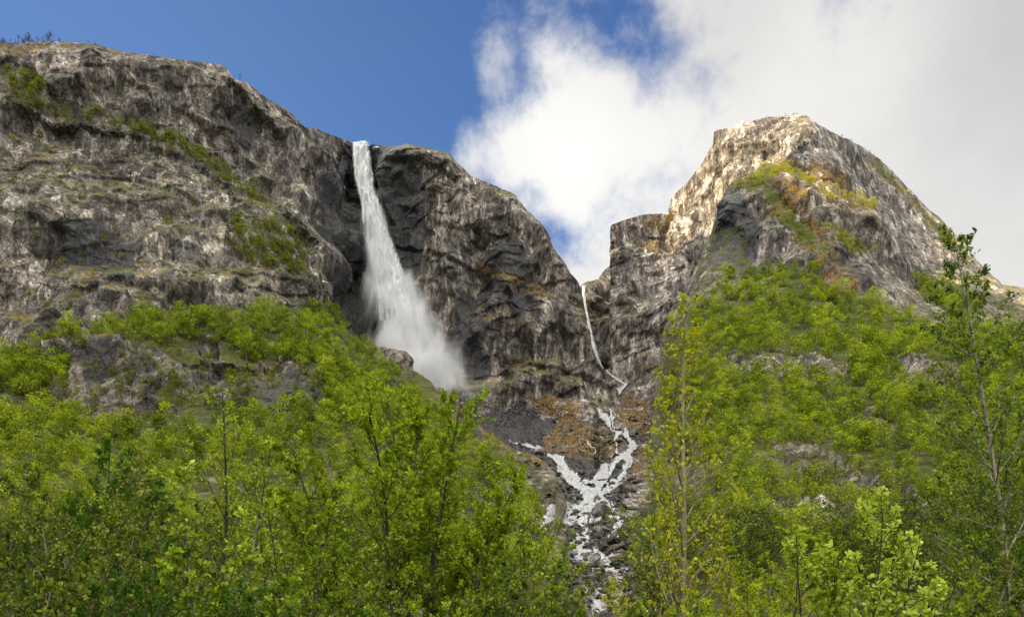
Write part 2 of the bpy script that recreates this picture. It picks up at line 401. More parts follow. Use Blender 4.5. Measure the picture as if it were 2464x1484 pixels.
LAYERS = {}
def terrain(name, T, B, ctrl, x0, x1, nx, ny, mat, rockm=None, veg=(), dry=(), wet=(), amp=1.0, tilt=0.35, seed=0,
            rag=1.2, back=260.0, extra=None, fine=1.0, plateau=True):
    xs = np.linspace(x0, x1, nx); ts = np.linspace(0, 1, ny)
    PX = np.repeat(xs[None], ny, 0)
    Tx = poly_y(T, xs) + rag * fbm(np.stack([xs / 9., xs * 0, xs * 0 + seed], -1), 5, .6, seed)
    Bx = poly_y(B, xs)
    PY = Tx[None] + (Bx - Tx)[None] * ts[:, None]
    f = tps(ctrl); D = f(PX, PY)
    P = W(PX, PY, D)
    # smooth base normals, facing the valley
    du = np.gradient(P, axis=1); dv = np.gradient(P, axis=0)
    N = np.cross(du, dv); N /= np.linalg.norm(N, axis=-1, keepdims=True) + 1e-9
    N[(N * P).sum(-1) > 0] *= -1
    facing = sstep(-(N * P).sum(-1) / np.linalg.norm(P, axis=-1), .08, .42)
    N[..., 2] *= .35 + .65 * sstep(N[..., 2], .42, .72)
    vegm = softmask(PX, PY, veg, 3.5, seed + 1) if veg else np.zeros(PX.shape)
    drym = softmask(PX, PY, dry, 3.0, seed + 2) if dry else np.zeros(PX.shape)
    wetm = softmask(PX, PY, wet, 5.0, seed + 3) if wet else np.zeros(PX.shape)
    rk = 1 - 0.8 * vegm
    if rockm:
        rm = softmask(PX, PY, rockm, 2.5, seed + 4); rk = np.maximum(rk, rm); vegm = vegm * (1 - .92 * rm); wetm = np.maximum(wetm, .36 * rm)
    if name == 'left_mountain': vegm = vegm * np.where(PY < 300, .66, 1)
    if name == 'right_slope': vegm = vegm * np.where((PX < 748) & (PY < 300), .55, 1)
    vegm, drym, wetm = blur(vegm, 3), blur(drym, 3), blur(wetm, 4)
    sc = np.clip(D / 700., .15, 1.3) ** .8
    w = fbm(P / 60., 3, .5, seed + 9) * 5
    q = P + w[..., None] * np.array([.6, .6, .5])
    d = 8.0 * fbm(P / 120., 2, .5, seed + 20)
    tq = P @ np.array([[1, 0, .4], [0, 1, .1], [-.35, -.1, 1]])
    d += 15.0 * poly(P / np.array([62, 62, 95.]), seed + 30)
    d += 9.5 * poly(tq / np.array([27, 27, 46.]), seed + 31)
    k2 = sstep(fbm(P / 80., 3, .5, seed + 33), -.45, .35); k3 = sstep(fbm(P / 45., 3, .5, seed + 34), -.4, .4)
    d += (2.2 + 3.2 * k2) * poly(tq / np.array([11, 11, 20.]), seed + 32)
    d += (.9 + 1.6 * k3) * poly(P / np.array([5, 5, 10.]), seed + 35)
    d += (.3 + .6 * k3) * poly(P / np.array([2.4, 2.4, 5.]), seed + 36)
    # dipping ledges, strong in places
    for per, til, am, sd in ((46., tilt, 6.5, 40), (21., -.45, 2.6, 41), (12., tilt, 1.2, 42)):
        wv = (P[..., 2] + til * P[..., 0] + per * .45 * poly(P / (per * 1.6), seed + sd)) / per
        fr = wv - np.floor(wv); k = sstep(fbm(P / (per * 2.0) + 9, 2, .5, seed + sd + 5), -.15, .45)
        d += am * k * (sstep(fr, 0.0, .14) - fr) * facing
    # upright chimneys and cracks
    cr = ridged(P / np.array([34, 34, 170.]), 3, .55, seed + 50); d -= 14.0 * sstep(cr, .80, 1.15)
    cr = ridged(P / np.array([8, 8, 75.]), 3, .5, seed + 51); d -= 5.0 * sstep(cr, .80, 1.05)
    cr = ridged(P / np.array([3.5, 3.5, 30.]), 2, .5, seed + 52); d -= .9 * sstep(cr, .7, 1.05)
    d += fine * 0.25 * fbm(P / 3., 2, .6, seed + 60)
    d *= 1.25 * amp * sc * (.25 + .75 * rk) * (.55 + .45 * blur(facing, 2, 1))
    if extra is not None: d = d + extra(PX, PY, P)
    d *= np.minimum(1, .10 + ts[:, None] * ny / 26.)        # keep the rim's outline
    P = P + N * d[..., None]
    G = P; rows = [G]
    if plateau:
        top = G[0]; outr = []
        for k, (dy, dz) in enumerate(((4, -.2), (14, -1.0), (45, -2), (110, -8), (back, -60))):
            r = top.copy(); s = dy
            hd = top[:, :2] / np.linalg.norm(top[:, :2], axis=1, keepdims=True)
            r[:, :2] += hd * s; r[:, 2] += dz + 1.0 * perlin(r / 12., seed + 5) * min(1, s / 20)
            outr.append(r)
        G = np.concatenate([np.array(outr[::-1]), P], 0)
    # flanks: carry the outer columns back into the mountain
    def flank(c, s):
        outc = []
        for dy in (6, 30, back):
            r = c.copy(); hd = c[:, :2] / (np.linalg.norm(c[:, :2], axis=1, keepdims=True) + 1e-6)
            r[:, :2] += hd * dy; r[:, 0] += s * dy * .15; outc.append(r)
        return outc
    L = flank(G[:, 0], 1)[::-1]; R = flank(G[:, -1], -1)
    G = np.concatenate([np.stack(L, 1), G, np.stack(R, 1)], 1)
    H_, W_ = G.shape[:2]
    padr = H_ - ny
    def pad(a): return np.pad(a, ((padr, 0), (3, 3)), mode='edge')
    mask = np.stack([pad(vegm), pad(drym), pad(wetm)], -1).reshape(-1, 3)
    idx = np.arange(H_ * W_).reshape(H_, W_)
    quads = np.stack([idx[:-1, :-1], idx[1:, :-1], idx[1:, 1:], idx[:-1, 1:]], -1).reshape(-1)
    me = np_mesh(name, G.reshape(-1, 3), quads, np.full((H_ - 1) * (W_ - 1), 4), mat, False, {'mask': mask})
    o = tag(link(name, me), kind='structure')
    LAYERS[name] = dict(P=P, PX=PX, PY=PY, xs=xs, T=Tx, B=Bx, veg=vegm, base=f)
    return o

def surf(layer, px, py):
    """point of a terrain sheet first met behind (px, py); slight offset into the ground"""
    L = LAYERS[layer]; i = int(round((px - L['xs'][0]) / (L['xs'][-1] - L['xs'][0]) * (len(L['xs']) - 1)))
    i = min(max(i, 0), len(L['xs']) - 1); n = L['P'].shape[0]
    tt = (py - L['T'][i]) / (L['B'][i] - L['T'][i])
    j = min(max(int(round(tt * (n - 1))), 0), n - 1)
    return L['P'][j, i]

# ---- left cliff wall, the waterfall's corner and the brown cliff beyond it
T_cl = [(-90, 40), (-40, 43), (0, 44), (20, 42.5), (62, 41.5), (96, 45), (112, 50), (129, 53), (158, 57), (183, 60), (208, 63), (222, 66), (228, 71), (233, 79), (249, 85), (266, 98), (287, 110), (299, 120.5), (305, 127), (316, 128), (332, 135), (350, 141), (353, 144), (369, 145), (372, 144), (399, 147), (404, 145), (416, 146), (432, 150), (449, 153), (455, 160), (470, 174.5), (485, 181), (499, 187), (515, 195), (528, 212), (544, 226), (550, 236), (553, 247), (565, 262), (570, 272), (578, 280.5), (582, 291), (586, 316), (592, 345), (598, 361), (606, 372), (615, 380), (622, 405), (630, 430)]
C_cl = [(-90, 40, 600), (0, 43, 620), (120, 52, 660), (225, 66, 700), (266, 98, 740), (305, 127, 780), (332, 135, 820), (351, 142, 862), (370, 144, 866), (390, 146, 850), (416, 146, 838), (455, 160, 830), (499, 187, 815), (544, 226, 800), (578, 280, 790), (584, 300, 790),
        (-90, 200, 560), (0, 200, 568), (120, 200, 590), (200, 200, 625), (270, 190, 670), (310, 195, 705), (328, 205, 790), (350, 200, 868), (385, 200, 850), (430, 200, 825), (480, 205, 805), (530, 215, 798),
        (-90, 300, 520), (0, 300, 528), (120, 290, 540), (225, 300, 570), (300, 290, 620), (328, 290, 660), (345, 300, 775), (372, 300, 845), (420, 300, 820), (480, 300, 792), (540, 300, 775), (585, 320, 775),
        (0, 370, 490), (100, 380, 480), (200, 360, 520), (300, 350, 570), (345, 350, 640), (370, 350, 800), (430, 370, 805), (480, 380, 785), (540, 390, 765), (600, 395, 750), (615, 395, 755), (620, 430, 740), (450, 430, 760), (380, 430, 700), (200, 430, 520), (0, 430, 480), (-90, 430, 470)]
terrain('left_mountain', T_cl, [(-90, 420), (400, 430), (640, 440)], C_cl, -90, 630, 760, 430, M_rock, amp=1.0, tilt=.45, seed=3,
        dry=[[(-20, 105), (300, 120), (290, 150), (150, 135), (-20, 150)], [(1080, 590), (1180, 640), (1350, 700), (1330, 720), (1180, 670)], [(1220, 860), (1300, 850), (1300, 880), (1220, 880)],
             [(1150, 760), (1300, 780), (1290, 795), (1150, 775)]],
        veg=[[(-20, 150), (80, 170), (140, 250), (300, 280), (420, 320), (540, 390), (640, 450), (700, 560), (750, 600), (750, 680), (640, 660), (560, 600), (540, 520), (600, 500), (520, 420), (420, 360), (300, 310), (100, 280), (0, 240)],
             [(-20, 870), (200, 830), (350, 770), (520, 735), (620, 750), (760, 720), (840, 740), (860, 800), (1000, 900), (900, 1100), (-20, 1100)],
             [(40, 410), (130, 400), (130, 430), (40, 430)], [(160, 700), (250, 700), (240, 730), (160, 730)], [(300, 690), (400, 700), (380, 760), (320, 740)]],
        wet=[[(770, 430), (850, 345), (1000, 350), (1030, 500), (1000, 640), (900, 900), (830, 800), (780, 560)], [(1090, 680), (1180, 700), (1180, 900), (1130, 940), (1060, 800)], [(1250, 560), (1300, 740), (1250, 760), (1120, 640)],
             [(130, 560), (240, 540), (330, 600), (330, 690), (250, 680), (150, 620)], [(560, 230), (620, 300), (600, 380), (540, 300)]])

# ---- far notch behind the thin fall
T_n = [(560, 300), (575, 292), (583, 283), (590, 281), (598, 279), (601, 274), (604, 270), (611, 264), (625, 262), (645, 262)]
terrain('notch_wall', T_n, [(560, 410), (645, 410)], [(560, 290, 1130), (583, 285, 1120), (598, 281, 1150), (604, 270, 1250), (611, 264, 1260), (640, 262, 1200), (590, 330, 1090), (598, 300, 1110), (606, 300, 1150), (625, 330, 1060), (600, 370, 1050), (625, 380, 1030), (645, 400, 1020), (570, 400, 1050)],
        558, 645, 110, 150, M_notch_shaded, amp=.8, seed=14, rag=1.0)

# ---- pale buttress left of the peak
T_b = [(610.6, 226), (612, 224), (625, 219), (636, 216), (642, 214), (655, 213), (669, 214), (690, 212), (725, 210)]
C_b = [(608, 400, 905), (610, 300, 925), (611, 224, 935), (618, 300, 918), (625, 218, 950), (638, 216, 965), (645, 230, 962), (650, 246, 952), (640, 250, 942), (640, 300, 925), (640, 380, 895), (669, 214, 995), (672, 236, 985), (672, 247, 965), (672, 256, 950), (690, 214, 1000), (695, 250, 965), (695, 300, 930), (670, 380, 880), (720, 212, 1000), (720, 380, 880)]
terrain('buttress', T_b, [(600, 430), (730, 430)], C_b, 610.6, 725, 165, 260, M_rock_right, amp=.75, tilt=-.15, seed=22, rag=.8,
        dry=[[(1510, 520), (1620, 512), (1700, 560), (1690, 600), (1600, 600), (1550, 590), (1540, 580), (1600, 560), (1560, 545)], [(1480, 540), (1540, 520), (1545, 528), (1490, 550)], [(1560, 640), (1640, 640), (1650, 655), (1560, 655)]])

# ---- the peak
T_p = [(655, 300), (664, 250), (668, 214), (669.5, 205), (671, 199), (676, 192), (686, 183), (694, 172), (702, 162), (705, 156), (708, 150), (711, 147), (713, 142), (709, 138), (710, 134), (716, 130), (723, 128), (733, 127), (736, 122), (741, 119), (748, 122), (758, 118), (769, 116), (778, 116.5), (785, 114), (798, 113.5), (806, 115), (812, 119), (822, 126), (835, 133), (850, 140), (864, 148.5), (877, 157), (889, 167), (902, 180), (914, 193), (925, 205), (939, 217), (960, 239), (977, 260), (997, 280), (1040, 330), (1090, 360)]
C_p = [(668, 214, 1010), (686, 183, 1000), (711, 140, 975), (690, 240, 950), (738, 120, 950), (738, 180, 890), (770, 116, 950), (798, 114, 930), (775, 150, 880), (812, 130, 868), (822, 170, 835), (830, 205, 815), (838, 135, 960), (845, 190, 890), (858, 165, 1000), (889, 172, 1100), (870, 215, 940), (914, 199, 1150), (905, 245, 970), (945, 228, 1150), (965, 250, 1120), (985, 273, 1080), (930, 280, 900), (800, 200, 840), (760, 220, 870), (720, 280, 900), (690, 330, 880), (960, 310, 770), (850, 300, 790), (1040, 330, 820), (1090, 370, 800)]
def rubble(PX, PY, P):
    z = sstep(PX, 728, 745) * (1 - sstep(PX, 806, 822)) * (1 - sstep(PY, 160, 178))
    return z * 4.5 * (np.abs(fbm(P / 13., 4, .6, 5)) - .3) * sstep(PY, 116, 128)
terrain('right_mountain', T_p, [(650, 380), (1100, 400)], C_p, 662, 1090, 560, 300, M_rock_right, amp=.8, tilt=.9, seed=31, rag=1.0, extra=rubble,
        dry=[[(1840, 380), (1900, 360), (2000, 420), (2080, 470), (2110, 500), (2000, 470), (1900, 420)], [(2080, 370), (2200, 480), (2330, 600), (2300, 600), (2180, 500), (2070, 390)]],
        veg=[[(2120, 400), (2240, 520), (2340, 620), (2320, 640), (2200, 500), (2110, 420)]])

# ---- the near shoulder and wooded slope on the right
T_s = [(600, 640), (616, 600), (624, 560), (632, 520), (640, 480), (648, 449), (653, 411), (655, 387), (659, 357), (665, 324), (682, 299), (694, 270), (706, 245), (716, 220), (722, 197), (728, 186), (734, 180), (745, 176), (757, 168), (763, 163), (770, 162), (785, 168), (800, 176), (815, 186), (822, 190), (831, 192), (850, 197), (873, 204), (885, 222), (900, 242), (914, 264), (925, 272), (945, 280), (960, 284), (977, 283), (1024, 303), (1100, 330)]
C_s = [(734, 180, 760), (706, 245, 735), (682, 299, 700), (659, 357, 640), (653, 411, 560), (648, 449, 480), (632, 520, 330), (616, 600, 130), (738, 260, 690), (765, 200, 715), (769, 164, 770), (800, 180, 735), (800, 250, 655), (823, 192, 712), (831, 192, 705), (835, 250, 640), (850, 197, 712), (873, 204, 720), (890, 260, 680), (914, 262, 730), (940, 300, 670), (977, 283, 760), (1060, 310, 760),
       (700, 300, 620), (780, 285, 600), (850, 300, 590), (890, 315, 560), (940, 320, 540), (710, 350, 480), (800, 350, 470), (900, 350, 450), (1000, 350, 430), (1090, 350, 430), (720, 430, 320), (800, 430, 310), (900, 430, 290), (1000, 430, 270), (1090, 430, 260), (700, 500, 215), (800, 500, 195), (900, 500, 180), (1020, 500, 160), (1090, 500, 150), (680, 560, 110), (800, 560, 100), (1000, 560, 90), (700, 620, 42), (1000, 620, 38), (1090, 620, 36)]
BANDS = [[(1800, 840), (1960, 850), (2000, 880), (2060, 900), (2050, 935), (1940, 915), (1800, 880)], [(2150, 850), (2300, 870), (2310, 920), (2250, 970), (2190, 935), (2160, 890)],
         [(1850, 1072), (1950, 1098), (2060, 1150), (2150, 1200), (2140, 1250), (2040, 1215), (1900, 1145), (1870, 1110)], [(1840, 1240), (2000, 1255), (2080, 1280), (2060, 1320), (1850, 1300)],
         [(1740, 845), (1790, 850), (1790, 880), (1740, 880)], [(2150, 1240), (2240, 1300), (2240, 1360), (2180, 1340)], [(2060, 1000), (2130, 1010), (2120, 1050), (2060, 1030)], [(1600, 1080), (1700, 1100), (1700, 1240), (1600, 1240)]]
BANDS = [[(x, sum(q[1] for q in p) / len(p) + (y - sum(q[1] for q in p) / len(p)) * (.62 if i in (0, 1, 3) else 1) + (-(x - 2000) * .0 )) for x, y in p] for i, p in enumerate(BANDS)]
BANDS[2] = [(1850, 1078), (1950, 1100), (2060, 1150), (2150, 1205), (2150, 1232), (2050, 1190), (1900, 1125), (1865, 1100)]
def scarps(polys, seed, k, out):
    # each band stands up as a steep face: its top edge comes forward, its foot goes back
    def f(PX, PY, P):
        slope = -np.gradient(P[..., 1], axis=0) / (np.gradient(PY, axis=0) + 1e-6); tot_ = np.zeros(PX.shape)
        for p in polys:
            m = softmask(PX, PY, [p], 2.0, seed)
            if m.max() < .3: continue
            w = m.sum(0); cy = (m * PY).sum(0) / np.maximum(w, 1e-6); cy = np.where(w > .3, cy, 0)
            tot_ = np.maximum(np.abs(tot_), 0) * np.sign(tot_) + m * np.clip((cy[None] - PY) * slope * k, -7, 7) + m * out
        return tot_
    return f
bandpush = scarps(BANDS[:4] + BANDS[5:7], 77, .30, .8)
SLOPE_VEG = [[(1580, 870), (1640, 760), (1700, 700), (1740, 650), (1850, 630), (1950, 650), (2060, 700), (2200, 760), (2330, 800), (2700, 760), (2700, 1600), (1440, 1600), (1560, 1080)],
             [(2190, 655), (2330, 685), (2360, 740), (2330, 800), (2240, 730)], [(1650, 700), (1690, 590), (1740, 540), (1790, 560), (1800, 660), (1700, 720)], [(1750, 432), (1850, 395), (1900, 405), (1850, 440), (1780, 470)],
             [(1840, 440), (1900, 500), (2000, 600), (1990, 640), (1900, 560), (1830, 480)]]
terrain('right_slope', T_s, [(590, 660), (1100, 660)], C_s, 604, 1095, 600, 500, M_shoulder, amp=1.0, tilt=.75, seed=49, rag=1.0,
        veg=SLOPE_VEG, rockm=BANDS, extra=bandpush,
        dry=[[(1840, 430), (1920, 470), (2020, 600), (2090, 720), (2010, 720), (1920, 600), (1850, 520)], [(1840, 400), (2000, 455), (2110, 500), (2100, 520), (1990, 480), (1850, 425)]],
        wet=[[(1720, 480), (1770, 440), (1840, 560), (1800, 660), (1700, 640)], [(1980, 560), (2080, 640), (2090, 700), (2000, 660)], [(1580, 860), (1640, 800), (1640, 1100), (1560, 1100)]])

# ---- the wooded bench and crags below the left cliff
T_l = [(-90, 345), (0, 352), (40, 350), (83, 345), (145, 316), (180, 311), (208, 309), (249, 312), (290, 316), (316, 320), (335, 328), (352, 335), (362, 340), (375, 346), (388, 349), (400, 352), (407, 358), (412, 370), (430, 380), (437, 390), (450, 393), (456, 402), (470, 415), (485, 430), (500, 440), (512, 448), (528, 452), (545, 461), (556, 474), (557, 485), (552, 505), (554, 525), (560, 550), (566, 580), (572, 605), (580, 640), (581, 700), (650, 900)]
C_l = [(-90, 345, 485), (0, 352, 492), (83, 347, 490), (145, 316, 515), (208, 309, 530), (249, 312, 545), (316, 320, 575), (352, 335, 610), (375, 346, 640), (405, 356, 660), (412, 372, 640), (430, 381, 600), (455, 400, 560), (485, 430, 500), (520, 450, 440), (556, 475, 375), (552, 505, 300), (572, 550, 170), (620, 605, 80),
       (-90, 375, 450), (50, 372, 450), (110, 357, 455), (200, 345, 480), (300, 345, 505), (350, 360, 540), (390, 380, 560), (60, 380, 425), (180, 372, 435), (240, 362, 445), (320, 366, 450), (60, 420, 405), (150, 425, 400), (240, 425, 405), (320, 415, 415), (380, 410, 470), (-90, 420, 400),
       (0, 432, 350), (100, 450, 320), (200, 450, 320), (300, 450, 325), (400, 440, 380), (450, 440, 420), (-90, 450, 310), (0, 490, 205), (150, 500, 192), (300, 500, 195), (420, 500, 230), (530, 510, 290), (-90, 500, 190), (0, 550, 110), (200, 550, 105), (400, 550, 110), (520, 550, 170), (0, 620, 42), (300, 620, 42), (520, 620, 55), (-90, 620, 42)]
CRAGS = [[(60, 870), (200, 850), (290, 855), (380, 850), (440, 880), (380, 940), (330, 1010), (300, 1050), (150, 1010), (130, 960), (180, 890)], [(420, 870), (560, 870), (720, 870), (770, 930), (740, 1000), (640, 1000), (520, 980), (440, 960)],
         [(360, 950), (430, 980), (420, 1040), (360, 1020)], [(860, 820), (960, 845), (995, 880), (990, 910), (930, 870)], [(1050, 940), (1090, 960), (1150, 1010), (1200, 1060), (1320, 1110), (1345, 1160), (1330, 1230), (1220, 1120), (1120, 1020)],
         [(480, 810), (520, 815), (520, 850), (480, 850)]]
cragpush = scarps(CRAGS[:4], 78, .16, 2.0)
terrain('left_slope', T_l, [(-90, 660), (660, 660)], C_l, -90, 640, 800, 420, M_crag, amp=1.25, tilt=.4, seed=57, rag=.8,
        veg=[[(-300, 600), (1000, 800), (1060, 960), (1200, 1100), (1260, 1300), (1500, 1700), (-300, 1700)]], rockm=CRAGS, extra=cragpush,
        dry=[[(1060, 960), (1160, 990), (1300, 1080), (1340, 1130), (1280, 1120), (1150, 1040)], [(720, 865), (780, 920), (770, 950), (700, 880)], [(200, 845), (300, 850), (300, 870), (190, 870)], [(900, 840), (980, 850), (960, 870), (900, 860)]],
        wet=[[(210, 860), (290, 855), (240, 930), (200, 920)], [(1100, 1020), (1200, 1060), (1200, 1100), (1130, 1080)], [(590, 900), (770, 900), (760, 1000), (640, 1000)]])

# ---- the stream's gully
T_g = [(400, 396), (455, 393), (478, 388), (500, 386), (519, 385), (553, 392), (575, 396), (594, 400), (600, 385), (606, 372), (612, 362), (622, 354), (635, 352), (700, 352)]
C_g = [(400, 396, 800), (455, 393, 795), (478, 389, 785), (519, 386, 775), (553, 393, 762), (594, 400, 755), (606, 380, 880), (612, 362, 1000), (640, 356, 960), (640, 390, 830), (690, 380, 820),
       (470, 410, 758), (500, 425, 722), (520, 438, 660), (500, 445, 600), (520, 450, 540), (555, 408, 735), (556, 428, 670), (580, 412, 705), (575, 435, 600), (600, 410, 735), (560, 452, 500), (600, 440, 600), (620, 430, 610), (612, 458, 500), (640, 420, 650), (650, 450, 500), (540, 450, 490), (560, 470, 425), (600, 480, 385), (640, 480, 375), (580, 510, 290), (620, 510, 280), (590, 540, 212), (625, 550, 188), (600, 580, 132), (640, 580, 118), (600, 625, 58), (660, 625, 52), (440, 440, 560), (440, 500, 390), (450, 560, 190), (440, 625, 60), (690, 450, 540), (700, 520, 250), (700, 600, 90)]
STREAM = [([(597, 358), (604, 371), (612, 376), (619, 381), (625, 385), (620, 391), (612, 399), (604, 406), (600, 411), (606, 418), (611, 428), (617, 434)], 1.5, 2.9), ([(604, 402), (610, 410), (614, 424)], .9, 1.4),
          ([(622, 432), (628, 438), (633, 445), (629, 454), (620, 460), (611, 466), (606, 472)], 2.2, 4.0), ([(628, 452), (625, 468), (621, 478), (612, 486), (606, 494)], 2.4, 4.0), ([(620, 434), (615, 445), (622, 458)], .8, 1.5),
          ([(511, 443), (525, 447), (541, 451), (552, 460), (562, 468), (571, 478), (583, 488), (592, 493)], 1.0, 5.5), ([(545, 455), (560, 462), (570, 470), (580, 474)], 1.6, 3), ([(588, 438), (592, 445), (594, 452)], .7, .9), ([(566, 466), (578, 476), (588, 480), (600, 478)], 1.5, 2.5),
          ([(606, 472), (596, 485), (592, 494), (584, 505), (570, 510), (556, 515), (549, 519)], 3, 7.5), ([(606, 486), (602, 498), (592, 510), (580, 516), (560, 519)], 3.0, 4), ([(604, 498), (612, 512), (616, 524), (612, 533)], 2.6, 4.0), ([(560, 505), (552, 510), (546, 516)], 2.5, 4.5), ([(596, 490), (606, 500), (600, 512), (590, 520)], 2, 3),
          ([(583, 512), (585, 526), (583, 537), (576, 545), (590, 556), (606, 568), (616, 577), (610, 588), (600, 600)], 3.0, 10.0), ([(576, 512), (584, 522)], 2, 3), ([(580, 545), (596, 552), (606, 556)], 3.2, 5.5), ([(572, 540), (580, 550), (592, 562)], 3, 5)]
def stream_dist(PX, PY):
    wq = np.stack([PX, PY, 0 * PX], -1); wx = 5.0 * fbm(wq / 13., 4, .6, 201); wy = 4.0 * fbm(wq / 11. + 50, 4, .6, 202)
    PX = PX + wx * sstep(PY, 375, 400); PY = PY + wy * sstep(PY, 375, 400)
    s = np.full(PX.shape, -9.)
    for pts, w0, w1 in STREAM:
        for k in range(len(pts) - 1):
            (ax, ay), (bx, by) = pts[k], pts[k + 1]; dx, dy = bx - ax, by - ay
            u = np.clip(((PX - ax) * dx + (PY - ay) * dy) / (dx * dx + dy * dy), 0, 1)
            dd = np.hypot(PX - ax - u * dx, (PY - ay - u * dy) * 1.3); wd = w0 + (w1 - w0) * (k + u) / (len(pts) - 1)
            s = np.maximum(s, 1 - dd / (wd * (1 + .4 * sstep(PY, 448, 480))))
    return s
def gullyrock(PX, PY, P):
    sc = P[..., 1]; k = np.clip(sc / 450., .35, 1.2)
    f, e = facets(P / (7.5 * .8), 91, 25.); f2, e2 = facets(P / (3.0 * .8), 92, 25.)
    st = sstep(stream_dist(PX, PY), -.5, .5)
    bed = sstep(PY, 425, 445) * (1 - sstep(np.abs(PX - 585 - (PY - 500) * .25), 55, 75))
    return k * (1.9 * f * (.6 + .6 * bed) + 1.0 * f2 - 1.2 * (1 - sstep(e, 0, .15))) - st * sc * .0042
terrain('stream_gully', T_g, [(400, 660), (700, 660)], C_g, 402, 700, 420, 480, M_gully, amp=.55, tilt=.5, seed=66, rag=.8, extra=gullyrock, back=60,
        dry=[[(1180, 950), (1270, 925), (1330, 940), (1400, 965), (1420, 1000), (1380, 1030), (1340, 1000), (1250, 960)], [(1300, 1060), (1340, 1000), (1400, 985), (1430, 1010), (1500, 1045), (1500, 1080), (1440, 1110), (1330, 1110)],
             [(1500, 925), (1560, 960), (1570, 1040), (1540, 1060), (1480, 1000), (1480, 960)], [(1520, 1080), (1570, 1080), (1560, 1150), (1510, 1130)], [(1220, 1180), (1330, 1220), (1300, 1280), (1240, 1260)]],
        veg=[[(1600, 1180), (1700, 1200), (1700, 1600), (1500, 1600), (1520, 1400), (1470, 1330), (1480, 1260)], [(900, 1200), (1240, 1200), (1330, 1300), (1400, 1400), (1450, 1600), (900, 1600)]],
        wet=[[(1080, 930), (1250, 940), (1300, 990), (1340, 1010), (1290, 1070), (1230, 1080), (1100, 1010)], [(1200, 1040), (1330, 1060), (1500, 1120), (1500, 1290), (1380, 1300), (1320, 1200)]])

# ---- distant sunlit fell at the right edge
terrain('far_hill', [(960, 330), (985, 292), (1000, 284), (1024, 287), (1080, 296), (1140, 300)], [(960, 380), (1140, 380)], [(960, 300, 1900), (1024, 287, 1900), (1140, 300, 1850), (960, 380, 1500), (1140, 380, 1450), (1040, 330, 1650)],
        962, 1140, 90, 60, M_rock_right, amp=1.6, seed=71, rag=1.0, veg=[[(2300, 760), (2900, 700), (2900, 1000), (2300, 1000)]])

# ---- valley floor
gm, t = new_mat('turf')
pos = t.node('ShaderNodeNewGeometry').outputs['Position']
gc = t.ramp(t.noise(pos, .6, 8, .7), [(.3, (.018, .026, .007)), (.55, (.05, .07, .012)), (.75, (.10, .085, .03))])
finish(gm, t, t.node('ShaderNodeBsdfPrincipled', {'Base Color': gc, 'Roughness': .9, 'Specular IOR Level': .1}).outputs[0])
g = np.concatenate([-np.geomspace(9000, 6, 22), np.geomspace(6, 9000, 22)])
gx, gy = np.meshgrid(g, g)
rr = np.hypot(gx, gy)
gz = -1.7 + .25 * fbm(np.stack([gx / 12, gy / 12, gx * 0], -1), 3, .5, 2) * (rr > 8) - .5 * (rr > 60)
idx = np.arange(44 * 44).reshape(44, 44)
tag(link('ground', np_mesh('ground', np.stack([gx, gy, gz], -1), np.stack([idx[:-1, :-1], idx[:-1, 1:], idx[1:, 1:], idx[1:, :-1]], -1), np.full(43 * 43, 4), gm, True)), kind='structure')

# ---- the valley's other side, behind the viewer: its crest throws the shade
SHQ = 1200.0
E2 = np.array([-SUN_H[1], SUN_H[0]])
if E2[0] < 0: E2 = -E2
def crest_of(px, py, D):
    p = W(np.float64(px), np.float64(py), D); a = p[:2] @ E2; s = p[:2] @ SUN_H
    return a, p[2] - s * TAN_EL
SHADE = [crest_of(*v) for v in ((611, 254, 930), (640, 247, 945), (680, 252, 955), (700, 240, 950), (724, 190, 755), (745, 181, 757), (785, 184, 738), (806, 202, 712), (826, 219, 700), (864, 226, 692), (885, 228, 700))]
SHADE += [(-606, 770), (-596, 885), (-562, 900), (-553, 745)]      # unseen spike added to the crest to shade the peak's right flank
SHADE = [v for v in SHADE if not (-600 < v[0] < -556 and v[1] < 850)]
SHADE.sort()
ca = np.array([v[0] for v in SHADE]); cb = np.array([v[1] for v in SHADE])
print('crest', np.c_[ca, cb].round())
aa = np.concatenate([np.linspace(-1250, ca[0] - 10, 30), np.linspace(ca[0], ca[-1], 110), np.linspace(ca[-1] + 10, 1500, 30)])
bb = np.interp(aa, ca, cb, left=cb[0], right=cb[-1]) + 3 * fbm(np.stack([aa / 30, aa * 0, aa * 0], -1), 4, .5, 8)
bb = np.where(aa < ca[0], cb[0] + 8, bb); bb = np.where(aa > ca[-1], np.maximum(cb[-1], 640), bb)
rowsx = []
for q, hf in ((760, .0), (900, .35), (1050, .72), (SHQ, 1.0), (1500, .93), (2400, .5), (3300, -.02)):
    z = (bb + SHQ * TAN_EL) * hf + (30 * fbm(np.stack([aa / 120, aa * 0 + q / 100, aa * 0], -1), 4, .5, 4) if 0 < hf < 1 else 0)
    xy = aa[:, None] * E2[None] + SUN_H[None] * q
    rowsx.append(np.c_[xy, z - 3 * (hf <= 0)])
R_ = np.array(rowsx); h_, w_ = R_.shape[:2]; idx = np.arange(h_ * w_).reshape(h_, w_)
tag(link('mountain', np_mesh('mountain', R_, np.stack([idx[:-1, :-1], idx[1:, :-1], idx[1:, 1:], idx[:-1, 1:]], -1), np.full((h_ - 1) * (w_ - 1), 4), M_rock_mid, False, {'mask': np.zeros(h_ * w_)})), kind='structure')
